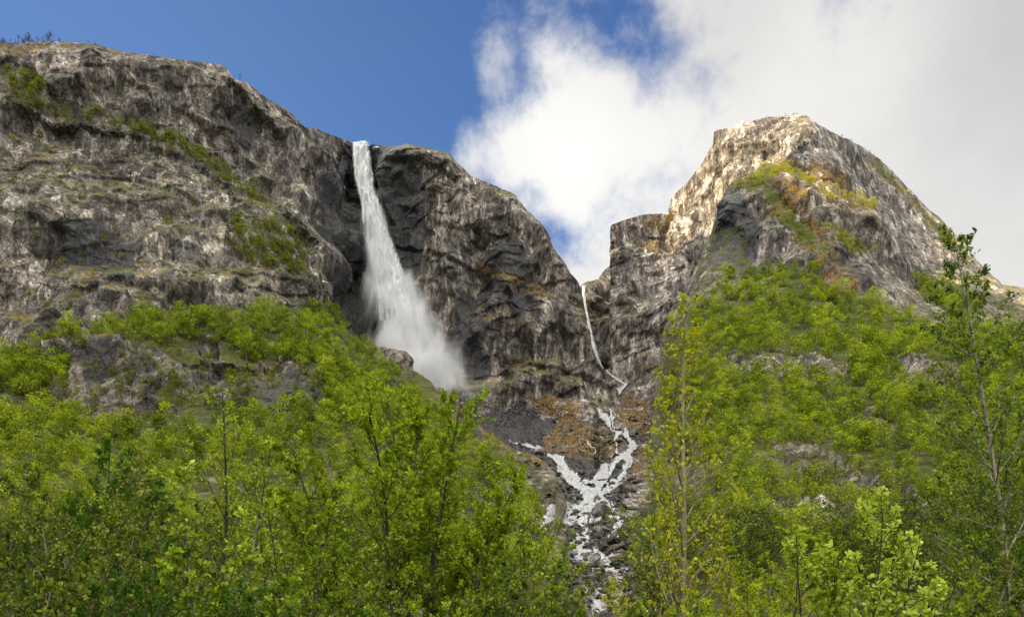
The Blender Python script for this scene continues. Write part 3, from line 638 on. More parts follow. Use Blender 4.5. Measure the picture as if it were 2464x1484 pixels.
# ------------------------------------------------------------------ foliage and bark materials
def leaf_material(name, c0, c1, c2, trans=.45, vary=1.0, rough=.6, nscale=None):
    m, t = new_mat(name)
    oi = t.node('ShaderNodeObjectInfo').outputs['Random']
    at = t.node('ShaderNodeAttribute', attribute_name='tint')
    tn = t.node('ShaderNodeSeparateColor', {0: at.outputs['Color']})
    v = t.m('ADD', t.m('MULTIPLY', tn.outputs[0], .72), t.m('MULTIPLY', oi, .28 * vary))
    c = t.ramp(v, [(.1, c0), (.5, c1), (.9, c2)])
    d = t.node('ShaderNodeBsdfPrincipled', {'Base Color': c, 'Roughness': rough, 'Specular IOR Level': .22})
    tr = t.node('ShaderNodeBsdfTranslucent', {0: t.vm('MULTIPLY', c, (1.0, 1.15, .5))})
    mx = t.node('ShaderNodeMixShader', {0: trans, 1: d.outputs[0], 2: tr.outputs[0]})
    return finish(m, t, mx.outputs[0])

def bark_material(name, dark, light, scale=6.0, birch=False):
    m, t = new_mat(name)
    tc = t.node('ShaderNodeTexCoord').outputs['Object']
    n = t.noise(t.mapv(tc, (1, 1, .35)), scale, 6, .65)
    c = t.ramp(n, [(.35, dark), (.6, light)])
    if birch:
        b = t.noise(t.mapv(tc, (1.2, 1.2, 9)), 2.2, 4, .6); c = t.mix(t.mr(b, .57, .62, 0, .9), c, (.03, .025, .02))
    bm = t.node('ShaderNodeBump', {'Strength': .6, 'Distance': .02, 'Height': n})
    return finish(m, t, t.node('ShaderNodeBsdfPrincipled', {'Base Color': c, 'Roughness': .85, 'Normal': bm.outputs[0], 'Specular IOR Level': .2}).outputs[0])

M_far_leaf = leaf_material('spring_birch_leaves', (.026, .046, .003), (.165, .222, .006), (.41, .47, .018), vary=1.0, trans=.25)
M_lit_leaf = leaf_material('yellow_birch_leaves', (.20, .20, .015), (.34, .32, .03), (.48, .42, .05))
M_shrub_leaf = leaf_material('cliff_shrub_leaves', (.075, .095, .008), (.19, .21, .015), (.32, .30, .03))
M_sallow = leaf_material('sallow_leaves', (.09, .14, .004), (.34, .43, .014), (.62, .66, .06))
M_aspen = leaf_material('aspen_leaves', (.15, .16, .004), (.40, .40, .012), (.66, .58, .03))
M_birch = leaf_material('birch_leaves', (.018, .036, .002), (.13, .195, .007), (.46, .52, .05))
M_pale = leaf_material('pale_willow_leaves', (.12, .17, .010), (.40, .49, .035), (.74, .78, .22))
M_dark = leaf_material('alder_leaves', (.022, .060, .005), (.065, .140, .010), (.20, .32, .035))
M_olive = leaf_material('olive_shrub_leaves', (.020, .030, .002), (.135, .162, .010), (.54, .55, .13))
M_bark = bark_material('dark_bark', (.022, .018, .013), (.085, .068, .048))
M_bark_grey = bark_material('grey_bark', (.09, .075, .055), (.27, .23, .18))
M_bark_birch = bark_material('birch_bark', (.10, .085, .065), (.38, .34, .28), birch=True)
M_bark_pale = bark_material('aspen_bark', (.12, .10, .06), (.34, .29, .20))

def leaves_mesh(name, C, Dv, size, tint, mat, rng, wid=.55, fold=.25):
    """one folded rhombus per leaf: centre C, pointing direction Dv"""
    n = len(C); size = np.broadcast_to(np.asarray(size, float), (n,))[:, None]
    Dv = Dv / (np.linalg.norm(Dv, axis=1, keepdims=True) + 1e-9)
    R = rng.normal(size=(n, 3)); S = np.cross(Dv, R); S /= np.linalg.norm(S, axis=1, keepdims=True) + 1e-9
    # most blades lie with the face towards the sky
    U = np.cross(S, Dv); flip = U[:, 2] < 0; S[flip] *= -1; U[flip] *= -1
    a = C - Dv * size * .5; b = C + Dv * size * .5
    l = C + S * size * wid * .5 + U * size * fold * .4; r = C - S * size * wid * .5 + U * size * fold * .4
    V = np.stack([a, l, b, r], 1).reshape(-1, 3)
    i = np.arange(n) * 4
    Fq = np.stack([i, i + 1, i + 2, i, i + 2, i + 3], 1).reshape(-1)
    return np_mesh(name, V, Fq, np.full(2 * n, 3), mat, False, {'tint': np.repeat(tint, 4)})

def tubes_mesh(name, branches, mat):
    """branches: list of (points k x 3, radii k, sides)"""
    Vs, Fs, sz, off = [], [], [], 0
    for pts, rad, ns in branches:
        k = len(pts); tan = np.gradient(pts, axis=0); tan /= np.linalg.norm(tan, axis=1, keepdims=True) + 1e-9
        ref = np.array([.31, .95, .07]) if abs(tan[0, 1]) < .9 else np.array([.95, .1, .3])
        s = np.cross(tan, ref); s /= np.linalg.norm(s, axis=1, keepdims=True) + 1e-9; u = np.cross(tan, s)
        an = np.arange(ns) / ns * 2 * PI
        ring = pts[:, None] + rad[:, None, None] * (np.cos(an)[None, :, None] * s[:, None] + np.sin(an)[None, :, None] * u[:, None])
        Vs.append(ring.reshape(-1, 3)); i = off + np.arange(k * ns).reshape(k, ns); j = np.roll(i, -1, 1)
        q = np.stack([i[:-1], j[:-1], j[1:], i[1:]], -1).reshape(-1); Fs.append(q); sz.append(np.full((k - 1) * ns, 4)); off += k * ns
    return np_mesh(name, np.concatenate(Vs), np.concatenate(Fs), np.concatenate(sz), mat, True)

# ------------------------------------------------------------------ small far trees: a trunk with limbs and a crown of leaf sprays
def far_tree_data(seed, h=1.0, n=260, wid=.30, base=.22, clumps=13, leaf=.050, trunks=1, flat=1.0):
    rng = np.random.default_rng(seed); br = []; tips = []
    for k in range(trunks):
        lean = rng.normal(0, .05 + .05 * (trunks > 1), 2); zz = np.linspace(0, .93, 6)
        pts = np.c_[lean[0] * zz + .02 * np.sin(zz * 5 + k), lean[1] * zz + .02 * np.cos(zz * 4 + k), zz]
        br.append((pts, np.linspace(.016, .004, 6) / trunks ** .5, 4))
        for c in range(max(4, clumps // trunks)):
            z = base + (.97 - base) * ((c + rng.random() * .8) / max(4, clumps // trunks)) ** .85
            prof = wid * (math.sin(PI * min(1, .12 + .88 * ((z - base) / (1 - base)) ** .75)) ** .7 * .9 + .12)
            a = rng.random() * 2 * PI; rr_ = prof * (.35 + .65 * rng.random() ** .5)
            root = np.array([np.interp(z - .1, zz, pts[:, 0]), np.interp(z - .1, zz, pts[:, 1]), max(.1, z - .12)])
            tip = np.array([root[0] + math.cos(a) * rr_, root[1] + math.sin(a) * rr_, z + .02 * rng.normal()])
            tips.append((tip, .055 + .05 * rng.random() + prof * .18)); br.append((np.array([root, (root + tip) / 2 + [0, 0, -.01], tip]), np.array([.006, .004, .002]), 3))
    w = np.array([t_[1] for t_ in tips]); w = w ** 2 / (w ** 2).sum()
    ci = rng.choice(len(tips), n, p=w); C = np.array([tips[i][0] for i in ci]) + rng.normal(size=(n, 3)) * np.array([tips[i][1] for i in ci])[:, None] * np.array([.62, .62, .48 * flat])
    ct = rng.normal(0, .20, len(tips))
    dirs = rng.normal(size=(n, 3)); dirs[:, 2] = np.abs(dirs[:, 2]) * .3
    tint = np.clip(.42 + ct[ci] * 1.2 + rng.normal(0, .13, n) + .35 * (C[:, 2] - .55), 0, 1)  # tint rises with height: lit crown tops and shaded undersides put into colour
    return br, C, dirs, leaf * (.7 + .7 * rng.random(n)), tint, rng

def far_tree_meshes(seed, mat, bark, **k):
    br, C, dr, sz, tint, rng = far_tree_data(seed, **k)
    return tubes_mesh('trunk', br, bark), leaves_mesh('crown', C, dr, sz, tint, mat, rng, wid=.75)

def put_tree(name, meshes, loc, h, rz, label, group, cat='tree', parts=('trunk', 'crown'), wide=1.0):
    e = link(name, None, loc=loc, rot=(0, 0, rz), scale=(h * wide, h * wide, h))
    tag(e, label, cat, group)
    for pn, me in zip(parts, meshes):
        if me is not None: link(pn, me, e)
    return e

def scatter(layer, polys, step, seed, avoid=(), jit=.9, dens=1.0, clump=None):
    """walk the wooded parts of a terrain sheet in even steps of its seen surface"""
    rng = np.random.default_rng(seed); out = []
    A = np.concatenate([np.array(p) for p in polys]) * K; x0, y0 = A.min(0); x1, y1 = A.max(0); L = LAYERS[layer]
    x0 = max(x0, L['xs'][0] + 1); x1 = min(x1, L['xs'][-1] - 1)
    y = y0
    while y < min(y1, 640):
        s = step(y) if callable(step) else step
        x = x0 + rng.random() * s
        while x < x1:
            px, py = x + rng.normal() * s * jit * .4, y + rng.normal() * s * jit * .4
            x += s
            if rng.random() > dens: continue
            if clump is not None and float(fbm(np.array([[px / 11., py / 6., seed]]), 3, .6, seed)[0]) < clump: continue
            a, b = np.array([px]), np.array([py])
            if not any(inpoly(a, b, p)[0] for p in polys) or any(inpoly(a, b, p)[0] for p in avoid): continue
            i = int((px - L['xs'][0]) / (L['xs'][-1] - L['xs'][0]) * (len(L['xs']) - 1))
            if i < 0 or i >= len(L['xs']) or py < L['T'][i] + 1.0: continue
            out.append((px, py, surf(layer, px, py)))
        y += s * .62
    return out
M_near_leaf_shaded = leaf_material('near_birch_leaves_shaded', (.010, .018, .001), (.070, .098, .004), (.27, .30, .015), vary=1.0, trans=.3)  # darkened leaf copy: shade in the gaps behind the foreground put into colour
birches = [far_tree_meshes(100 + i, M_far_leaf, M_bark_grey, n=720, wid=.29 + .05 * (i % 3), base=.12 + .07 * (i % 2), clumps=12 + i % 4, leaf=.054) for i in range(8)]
near_birches = [far_tree_meshes(120 + i, M_near_leaf_shaded, M_bark_grey, n=2600, wid=.27 + .05 * (i % 3), base=.18, clumps=26, leaf=.024) for i in range(5)]
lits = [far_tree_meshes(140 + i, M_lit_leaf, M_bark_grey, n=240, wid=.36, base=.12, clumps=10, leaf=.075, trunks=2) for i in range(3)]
shrubs = [far_tree_meshes(160 + i, M_shrub_leaf, M_bark, n=200, wid=.42, base=.08, clumps=10, leaf=.085, trunks=3) for i in range(5)]

FOREST = []      # (depth-weighted size, spec)
def add_forest(kind, pts, h0, h1, group, label, seed, wide=1.0):
    rng = np.random.default_rng(seed)
    for px, py, p in pts:
        if callable(label): lab_, grp_ = label(px, py)
        else: lab_, grp_ = label, group
        h = (h0 + (h1 - h0) * rng.random()) * (1 + .15 * rng.normal())
        if kind == 0: h *= min(1.0, max(.45, p[1] / 400.)) ** .85
        FOREST.append((h / p[1], kind, p - [0, 0, .4], h, rng.random() * 6.28, grp_, lab_, wide * (.9 + .3 * rng.random())))
bench = [[(520, 770), (620, 755), (760, 770), (850, 825), (930, 885), (1000, 950), (1060, 1020), (1000, 1030), (900, 1010), (790, 975), (770, 900), (700, 862), (620, 855), (520, 840)],
         [(200, 850), (260, 800), (340, 790), (420, 770), (520, 760), (530, 830), (420, 835), (330, 835), (200, 845)], [(-200, 870), (0, 885), (60, 865), (180, 850), (190, 880), (160, 940), (60, 960), (-200, 980)]]
add_forest(0, scatter('left_slope', bench, 9.0, 1), 9, 15, 'birches on the wooded bench under the left cliff', 'small bright green birch on the wooded bench at the foot of the left cliff', 2)
def low_label(px, py):
    w = 'directly under the dark rock outcrop' if py < 440 and px < 330 else 'right of the rock outcrop, under the waterfall' if py < 460 else 'deep in the woods behind the foreground trees at the left'
    return 'light green birch ' + w, 'birches ' + w
def right_label(px, py):
    w = 'just under the right cliffs' if py < 335 else 'between the upper rock bands' if py < 400 else 'below the upper rock bands' if py < 455 else 'low on the right slope'
    s = 'left of the white trunked birch' if px < 900 else 'behind the white trunked birch'
    return f'bright green birch {w}, {s}', f'birches {w}, {s}'
low = [[(-200, 985), (130, 1010), (250, 1045), (420, 1045), (600, 1030), (760, 1005), (900, 1010), (1060, 1020), (1180, 1090), (1230, 1160), (1300, 1250), (1400, 1420), (-200, 1420)]]
add_forest(0, scatter('left_slope', low, lambda y: 10.5 + max(0, y - 425) * .085, 3), 9, 16, None, low_label, 4)
sparse = [[(60, 860), (200, 850), (500, 850), (760, 880), (760, 1010), (300, 1050), (100, 1000)]]
add_forest(2, scatter('left_slope', sparse, 8, 5, dens=.45), 4, 8, 'shrubs on the outcrop below the bench', 'green shrub growing from a crack in the rock outcrop under the bench', 6)
add_forest(2, scatter('left_slope', [[(980, 880), (1060, 940), (1200, 1060), (1290, 1110), (1300, 1240), (1200, 1200), (1000, 1000)]], 6.5, 7, dens=.7, clump=-.15), 2.5, 6, 'shrubs on the rib beside the waterfall', 'olive green shrub on the rocky rib beside the waterfall basin', 8)
BAND_CLEAR = BANDS + [[(x, y + 22) for x, y in p] for p in BANDS]
rslope = [[(1650, 800), (1700, 700), (1740, 665), (1850, 645), (1950, 660), (2060, 715), (2200, 775), (2310, 800), (2640, 780), (2640, 1420), (1900, 1420), (1620, 1420), (1560, 1300), (1580, 1100), (1620, 900)]]
add_forest(0, scatter('right_slope', rslope, lambda y: 10.5 + max(0, y - 330) * .030, 9, avoid=BAND_CLEAR, clump=-.42), 9, 16, None, right_label, 10)
add_forest(0, scatter('right_slope', [[(2190, 660), (2330, 690), (2360, 740), (2330, 800), (2240, 730)]], 6.5, 11), 7, 11, 'birches on the ledge under the right cliffs', 'small birch on the grassy ledge cutting into the right cliffs', 12)
add_forest(2, scatter('right_slope', BANDS, 6, 41, dens=.4), 2, 4.5, 'shrubs on the rock bands of the right slope', 'small green shrub growing on a rock band of the right slope', 42)
add_forest(2, scatter('right_slope', [[(1650, 700), (1690, 590), (1740, 540), (1790, 560), (1800, 660), (1700, 730)], [(1580, 900), (1640, 780), (1690, 760), (1640, 900), (1600, 1000)]], 6.5, 13, dens=.45), 4, 8, 'shrubs on the shaded ridge', 'dull green shrub clinging to the shaded left ridge of the right mountain', 14)
add_forest(2, scatter('right_slope', [[(1830, 450), (1900, 500), (1990, 600), (2000, 680), (1900, 600), (1840, 540)]], 7, 15, dens=.5), 4, 7, 'shrubs in the gully of the right cliff', 'green shrub in the mossy gully on the front of the right cliff', 16)
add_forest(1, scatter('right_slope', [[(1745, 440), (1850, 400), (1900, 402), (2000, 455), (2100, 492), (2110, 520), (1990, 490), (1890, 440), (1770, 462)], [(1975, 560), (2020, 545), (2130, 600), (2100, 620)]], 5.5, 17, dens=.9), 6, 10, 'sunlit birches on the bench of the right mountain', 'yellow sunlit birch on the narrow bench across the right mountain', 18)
add_forest(1, scatter('right_mountain', [[(2085, 365), (2140, 412), (2200, 478), (2260, 540), (2330, 625), (2320, 640), (2240, 560), (2180, 490), (2080, 395)]], 5, 19, dens=.7), 4, 8, 'birches along the right ridge', 'small pale birch on the skyline ridge right of the summit', 20)
cl = [[(20, 170), (80, 180), (140, 250), (160, 275), (60, 265), (30, 230)], [(190, 262), (300, 285), (420, 325), (560, 400), (640, 460), (640, 480), (540, 440), (420, 365), (300, 312), (200, 285)], [(555, 520), (620, 525), (700, 570), (745, 620), (735, 660), (600, 640), (560, 600)]]
add_forest(2, scatter('left_mountain', cl, 4.6, 21, dens=.9, clump=-.02), 5, 10, 'shrubs along the ledge of the left cliff', 'yellow green shrub on the sloping ledge that crosses the left cliff', 22)
add_forest(2, scatter('left_mountain', [[(0, 130), (700, 300), (760, 600), (800, 740), (0, 830)]], 6.5, 23, dens=.55, clump=.12), 2, 5.5, 'shrubs scattered over the left cliff', 'small green shrub rooted in a crack of the left cliff face', 24)
add_forest(0, scatter('left_mountain', [[(740, 730), (820, 740), (860, 800), (790, 790)]], 6, 25), 6, 10, 'birches on the wooded bench under the left cliff', 'small bright green birch on the wooded bench at the foot of the left cliff', 26)
KIND = {0: ('birch_tree', birches, 'tree'), 1: ('birch_tree', lits, 'tree'), 2: ('shrub', shrubs, 'shrub')}
tone = np.random.default_rng(5)
print('forest', len(FOREST))
for grp, kinds, quota, sname, slabel, mats in (('t', (0, 1), 262, 'forest', 'dense light green birch forest covering both lower slopes behind the nearer trees', (M_far_leaf, M_bark_grey)),
                                         ('s', (2,), 280, 'shrubbery', 'low green scrub dotted over the cliff ledges and cracks', (M_shrub_leaf, M_bark))):
    lst = sorted([f for f in FOREST if f[1] in kinds], key=lambda f: -f[0])
    if grp == 't':      # the lit trees stay individual
        lst = [f for f in lst if f[1] == 1] + [f for f in lst if f[1] == 0]
    for sz, kd, p, h, rz, group, label, wd in lst[:quota]:
        nm, ms, cat = KIND[kd]
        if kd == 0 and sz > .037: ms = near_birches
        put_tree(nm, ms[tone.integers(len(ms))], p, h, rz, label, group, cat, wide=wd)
    rest = lst[quota:]
    if not rest: continue
    Vc, Fc, Tc, oc, Vt, Ft, ot, mi = [], [], [], 0, [], [], 0, []
    cache = {}
    for sz, kd, p, h, rz, group, label, wd in rest:
        ms = KIND[kd][1][tone.integers(len(KIND[kd][1]))]
        for part, me in enumerate(ms):
            if me.name not in cache:
                v = np.zeros(len(me.vertices) * 3, np.float32); me.vertices.foreach_get('co', v)
                f = np.zeros(len(me.loops), np.int32); me.loops.foreach_get('vertex_index', f)
                tt = None
                if part == 1:
                    tt = np.zeros(len(me.vertices) * 4, np.float32); me.color_attributes['tint'].data.foreach_get('color', tt); tt = tt.reshape(-1, 4)[:, 0]
                cache[me.name] = (v.reshape(-1, 3), f, tt)
            v, f, tt = cache[me.name]
            cz, sn = math.cos(rz), math.sin(rz)
            if part == 0:
                v, f = v[:24], f[:80]      # the stem is all that reads at this size
            q = np.c_[(v[:, 0] * cz - v[:, 1] * sn) * h * wd, (v[:, 0] * sn + v[:, 1] * cz) * h * wd, v[:, 2] * h] + p
            if part == 1: Vc.append(q); Fc.append(f + oc); oc += len(v); Tc.append(np.clip(tt + tone.normal(0, .17), 0, 1))
            else: Vt.append(q); Ft.append(f + ot); ot += len(v)
    V = np.concatenate(Vc + Vt); Ff = np.concatenate([np.concatenate(Fc), np.concatenate(Ft) + oc]); nt = sum(map(len, Fc)) // 3; nq = sum(map(len, Ft)) // 4
    me = np_mesh(sname, V, Ff, np.r_[np.full(nt, 3), np.full(nq, 4)], mats[0], False, {'tint': np.r_[np.concatenate(Tc), np.zeros(ot)]})
    me.materials.append(mats[1]); me.polygons.foreach_set('material_index', np.r_[np.zeros(nt, np.int32), np.ones(nq, np.int32)])
    tag(link(sname, me), slabel, sname, kind='stuff')
# ------------------------------------------------------------------ water
def water_material(name, scale=(1, 1, .12), lo=.40, hi=.62, amount=1.0, col_=(.80, .82, .83), hold=1.0):
    m, t = new_mat(name)
    pos = t.node('ShaderNodeNewGeometry').outputs['Position']
    at = t.node('ShaderNodeAttribute', attribute_name='fade')
    fd = t.node('ShaderNodeSeparateColor', {0: at.outputs['Color']})
    n = t.noise(t.mapv(pos, scale), 1.0, 8, .65, .4)
    a = t.mr(t.m('ADD', n, t.m('MULTIPLY', t.m('SUBTRACT', fd.outputs[0], .5), hold)), lo, hi, 0, amount, True)
    a = t.m('MULTIPLY', a, t.mr(fd.outputs[0], 0, .08, 0, 1))
    h = t.noise(t.mapv(pos, scale), 2.0, 6, .6)
    bm = t.node('ShaderNodeBump', {'Strength': .5, 'Distance': .6, 'Height': h})
    c = t.mix(t.mr(n, .35, .6), tuple(v * .45 for v in col_), col_)
    d = t.node('ShaderNodeBsdfPrincipled', {'Base Color': c, 'Roughness': .55, 'Normal': bm.outputs[0], 'Specular IOR Level': .3})
    tr = t.node('ShaderNodeBsdfTranslucent', {0: c})
    d2 = t.node('ShaderNodeMixShader', {0: .35, 1: d.outputs[0], 2: tr.outputs[0]})
    mx = t.node('ShaderNodeMixShader', {0: a, 1: t.node('ShaderNodeBsdfTransparent').outputs[0], 2: d2.outputs[0]})
    return finish(m, t, mx.outputs[0])
M_fall = water_material('falling_water', (.30, .30, .016), .30, .62)
M_thin = water_material('thin_fall_water', (.5, .5, .02), .25, .6)
M_foam = water_material('white_water', (1.5, .12, .32), .30, .80, .97, (.68, .70, .71), .75)

def fall_sheet(path, mat, seed, layers, rough):
    """curtains of falling water hung one before another; path rows: px, py, half width px, D"""
    p = np.array(path, float); n = 150; s = np.linspace(0, 1, n)
    si = np.linspace(0, 1, len(p)); cx, cy, hw, D = (np.interp(s, si, p[:, k]) for k in range(4))
    m = 46; u = np.linspace(-1, 1, m); Vs, Fs, fd, off = [], [], [], 0
    rng = np.random.default_rng(seed)
    for L in range(layers):
        dd = (L - (layers - 1) / 2) * rough * 2.2; sp = 1 + .12 * rng.normal()
        X = cx[:, None] + u[None] * hw[:, None] * sp + rng.normal() * hw[:, None] * .12; Y = cy[:, None] + 0 * u[None]
        P = W(X, Y, D[:, None] + dd + 0 * X)
        P[..., 1] += -rough * 2.0 * np.sqrt(np.maximum(0, 1 - u[None] ** 2)) * (.4 + s[:, None]) + rough * fbm(P / np.array([5, 5, 60.]), 4, .55, seed + L)
        P[..., 0] += rough * .35 * fbm(P / np.array([7, 7, 30.]), 3, .55, seed + 9 + L)
        edge = np.clip((1 - np.abs(u)) * 1.8, 0, 1)[None] * (.72 + .0 * s[:, None]) * (1 - .45 * sstep(s, .5, 1.0)[:, None])
        edge = np.maximum(edge, 0) + 0 * X
        i = off + np.arange(n * m).reshape(n, m); off += n * m
        Vs.append(P.reshape(-1, 3)); fd.append(edge.ravel()); Fs.append(np.stack([i[:-1, :-1], i[1:, :-1], i[1:, 1:], i[:-1, 1:]], -1).reshape(-1))
    return np_mesh('waterfall', np.concatenate(Vs), np.concatenate(Fs), np.full(sum(map(len, Fs)) // 4, 4), mat, True, {'fade': np.concatenate(fd)})

MAIN = [(361, 142.5, 9.5, 866), (361, 146, 10, 856), (361.5, 156, 10.5, 850), (363, 170, 11, 846), (366, 187, 11.5, 842), (371, 205, 12, 836), (376, 229, 14, 830), (382, 250, 16, 824), (388, 270, 19, 818), (393, 292, 24, 812), (400, 312, 29, 806), (407, 333, 33, 800), (414, 353, 35, 794), (423, 372, 37, 788), (434, 392, 38, 784)]
wf = link('waterfall', fall_sheet(MAIN, M_fall, 5, 3, 3.0)); tag(wf, kind='structure')
THIN = [(583.5, 286, 1.8, 1070), (584, 300, 2.2, 1056), (585.8, 312, 2.6, 1046), (588.5, 326, 3.2, 1032), (592, 340, 3.2, 1020), (595, 350, 2.8, 1010), (598, 360, 2.6, 990), (602, 369, 2.6, 940)]
wf2 = link('waterfall', fall_sheet(THIN, M_thin, 15, 2, 1.6)); tag(wf2, kind='structure')

# spray drifting off the main fall: one body of mist round the path of the water
m_, t = new_mat('spray')
pos = t.node('ShaderNodeNewGeometry').outputs['Position']
sp = t.node('ShaderNodeSeparateXYZ', {0: pos})
path = []
for cx_, cy_, r_, D_ in [(362, 147, 6, 848), (366, 187, 11, 838), (376, 229, 16, 826), (384, 262, 22, 816), (393, 292, 29, 804), (403, 325, 37, 795), (409, 355, 53, 786), (419, 378, 57, 780), (427, 398, 54, 776)]:
    w_ = W(np.float64(cx_), np.float64(cy_), D_); path.append((w_[2], w_[0], w_[1], r_ / F * D_))
path.sort()
z0_, z1_ = path[0][0] - 10, path[-1][0] + 12
def curve(vals, lo, hi):
    n = t.n.new('ShaderNodeFloatCurve'); cm = n.mapping.curves[0]; pts = cm.points
    for k, (p_, v_) in enumerate(zip(path, vals)):
        x_ = (p_[0] - z0_) / (z1_ - z0_); y_ = (v_ - lo) / (hi - lo)
        if k == 0: pts[0].location = (x_, y_)
        elif k == len(path) - 1: pts[1].location = (x_, y_)
        else: pts.new(x_, y_)
    n.mapping.update()
    t.put(n.inputs['Value'], zn)
    return t.mr(n.outputs[0], 0, 1, lo, hi)
zn = t.mr(sp.outputs[2], z0_, z1_)
xs_ = [p_[1] for p_ in path]; ys_ = [p_[2] for p_ in path]; rs_ = [p_[3] for p_ in path]
cxn = curve(xs_, min(xs_) - 1, max(xs_) + 1); cyn = curve(ys_, min(ys_) - 1, max(ys_) + 1); rn = curve(rs_, 0, max(rs_) + 1)
dx_ = t.m('DIVIDE', t.m('SUBTRACT', sp.outputs[0], cxn), rn); dy_ = t.m('DIVIDE', t.m('SUBTRACT', sp.outputs[1], cyn), t.m('MULTIPLY', rn, .9))
rad = t.m('SQRT', t.m('ADD', t.m('MULTIPLY', dx_, dx_), t.m('MULTIPLY', dy_, dy_)))
nz_ = t.noise(t.mapv(pos, (1, 1, .45), (0, 0, 0), (0, .35, 0)), .035, 6, .62, .5)
core = t.mr(t.m('ADD', rad, t.m('MULTIPLY', t.m('SUBTRACT', nz_, .5), 3.2)), -.25, 1.1, 1, 0, True)
endf = t.m('MULTIPLY', t.mr(sp.outputs[2], z0_, z0_ + 30, 0, 1, True), t.mr(sp.outputs[2], z1_ - 20, z1_, 1, 0, True))
den = t.m('MULTIPLY', t.m('MULTIPLY', core, core), t.m('MULTIPLY', endf, t.mr(zn, 0.0, 1.0, SPRAY := .5, .06)))
vol = t.node('ShaderNodeVolumePrincipled', {'Color': (.97, .98, 1.0), 'Density': den, 'Anisotropy': .1})
finish(m_, t, None, vol=vol.outputs[0])
m_.cycles.volume_step_rate = 1.0 if hasattr(m_.cycles, 'volume_step_rate') else 1.0
rings = 24; nseg = 16; Vm = []
for z_ in np.linspace(z0_, z1_, rings):
    x_ = np.interp(z_, [p_[0] for p_ in path], xs_); y_ = np.interp(z_, [p_[0] for p_ in path], ys_); r_ = np.interp(z_, [p_[0] for p_ in path], rs_) * 1.5
    for k in range(nseg):
        a_ = k / nseg * 2 * PI; Vm.append((x_ + math.cos(a_) * r_, y_ + math.sin(a_) * r_ * .95, z_))
i = np.arange(rings * nseg).reshape(rings, nseg); j = np.roll(i, -1, 1)
Fm = list(np.stack([i[:-1], j[:-1], j[1:], i[1:]], -1).reshape(-1)) + list(i[0][::-1]) + list(i[-1])
mist = link('mist', np_mesh('mist', Vm, Fm, [4] * ((rings - 1) * nseg) + [nseg, nseg], m_, True))
tag(mist, 'pale spray blown to the right off the tall waterfall and filling its basin', 'mist', kind='stuff')

# stream: a smooth sheet in the gully's channels, broken by the bed's stones
L = LAYERS['stream_gully']
sel = (L['xs'] > 500) & (L['xs'] < 645); PXs, PYs = L['PX'][:, sel], L['PY'][:, sel]
sd = stream_dist(PXs, PYs + .0)
D = L['base'](PXs, PYs); Pw = W(PXs, PYs, D); G = L['P'][:, sel]
rough_ = G - Pw
Gb = np.stack([blur(rough_[..., k], 4, 2) for k in range(3)], -1)
Nn = np.array([0, -.75, .66])
jitn = fbm(Pw / (D[..., None] * .02), 4, .6, 3)
Pw = Pw + Gb + Nn * np.clip(D / 300., .4, 1.6)[..., None] * (.9 * ridged(Pw / np.array([2.2, 4, 3.]), 3, .6, 12))[..., None] + Nn * (D * (.0042 + .0020 * jitn))[..., None]
fd = np.clip(sd * 1.1 + .42 + 1.15 * jitn + .5 * fbm(Pw / (D[..., None] * .006), 3, .6, 8), 0, 1) * (sd > -1.1)
h_, w_ = fd.shape; idx = np.arange(h_ * w_).reshape(h_, w_)
q = np.stack([idx[:-1, :-1], idx[1:, :-1], idx[1:, 1:], idx[:-1, 1:]], -1).reshape(-1, 4)
keep = fd.ravel()[q].max(1) > 0.01; q = q[keep]; used_ = np.unique(q); rm = np.zeros(h_ * w_, np.int64); rm[used_] = np.arange(len(used_))
st = link('stream', np_mesh('stream', Pw.reshape(-1, 3)[used_], rm[q].reshape(-1), np.full(len(q), 4), M_foam, True, {'fade': np.clip(fd.ravel()[used_], 0, 1)}))
tag(st, kind='structure')

# ------------------------------------------------------------------ boulders in and beside the stream
M_boulder = rock_material('wet_boulder', warm=.6, light=.72, moss=.25)
def boulder_mesh(seed):
    rng = np.random.default_rng(seed); bm_ = __import__('bmesh'); b = bm_.new(); bm_.ops.create_icosphere(b, subdivisions=3, radius=.5)
    V = np.array([v.co[:] for v in b.verts]); 
    for k in range(11):
        nn = rng.normal(size=3); nn /= np.linalg.norm(nn); dcut = .26 + .14 * rng.random(); s = V @ nn - dcut; V -= np.maximum(s, 0)[:, None] * nn * .92
    V *= np.array([1.15, .95, .72]); V += .03 * np.stack([perlin(V * 3 + k * 9, seed) for k in range(3)], -1)
    for v, c_ in zip(b.verts, V): v.co = c_
    me = bpy.data.meshes.new('boulder'); b.to_mesh(me); b.free(); me.materials.append(M_boulder)
    at = me.color_attributes.new(name='mask', type='FLOAT_COLOR', domain='POINT'); at.data.foreach_set('color', np.tile([0, 0, .45, 1], len(V)).astype(np.float32))
    return me
bould = [boulder_mesh(300 + i) for i in range(7)]
rng = np.random.default_rng(77); B = []
for px, py, s in [(586, 530, 9), (594, 501, 8), (611, 430, 5.5), (574, 461, 5), (604, 527, 17), (600, 545, 9), (596, 456, 6), (583, 441, 5), (616, 500, 7), (570, 487, 8), (579, 491, 10), (622, 468, 5), (632, 462, 5), (560, 503, 6), (613, 541, 8), (602, 560, 8), (622, 570, 9), (628, 590, 9), (590, 570, 7), (545, 495, 8), (612, 484, 8), (598, 517, 9), (606, 511, 8)]:
    B.append((s, px, py))
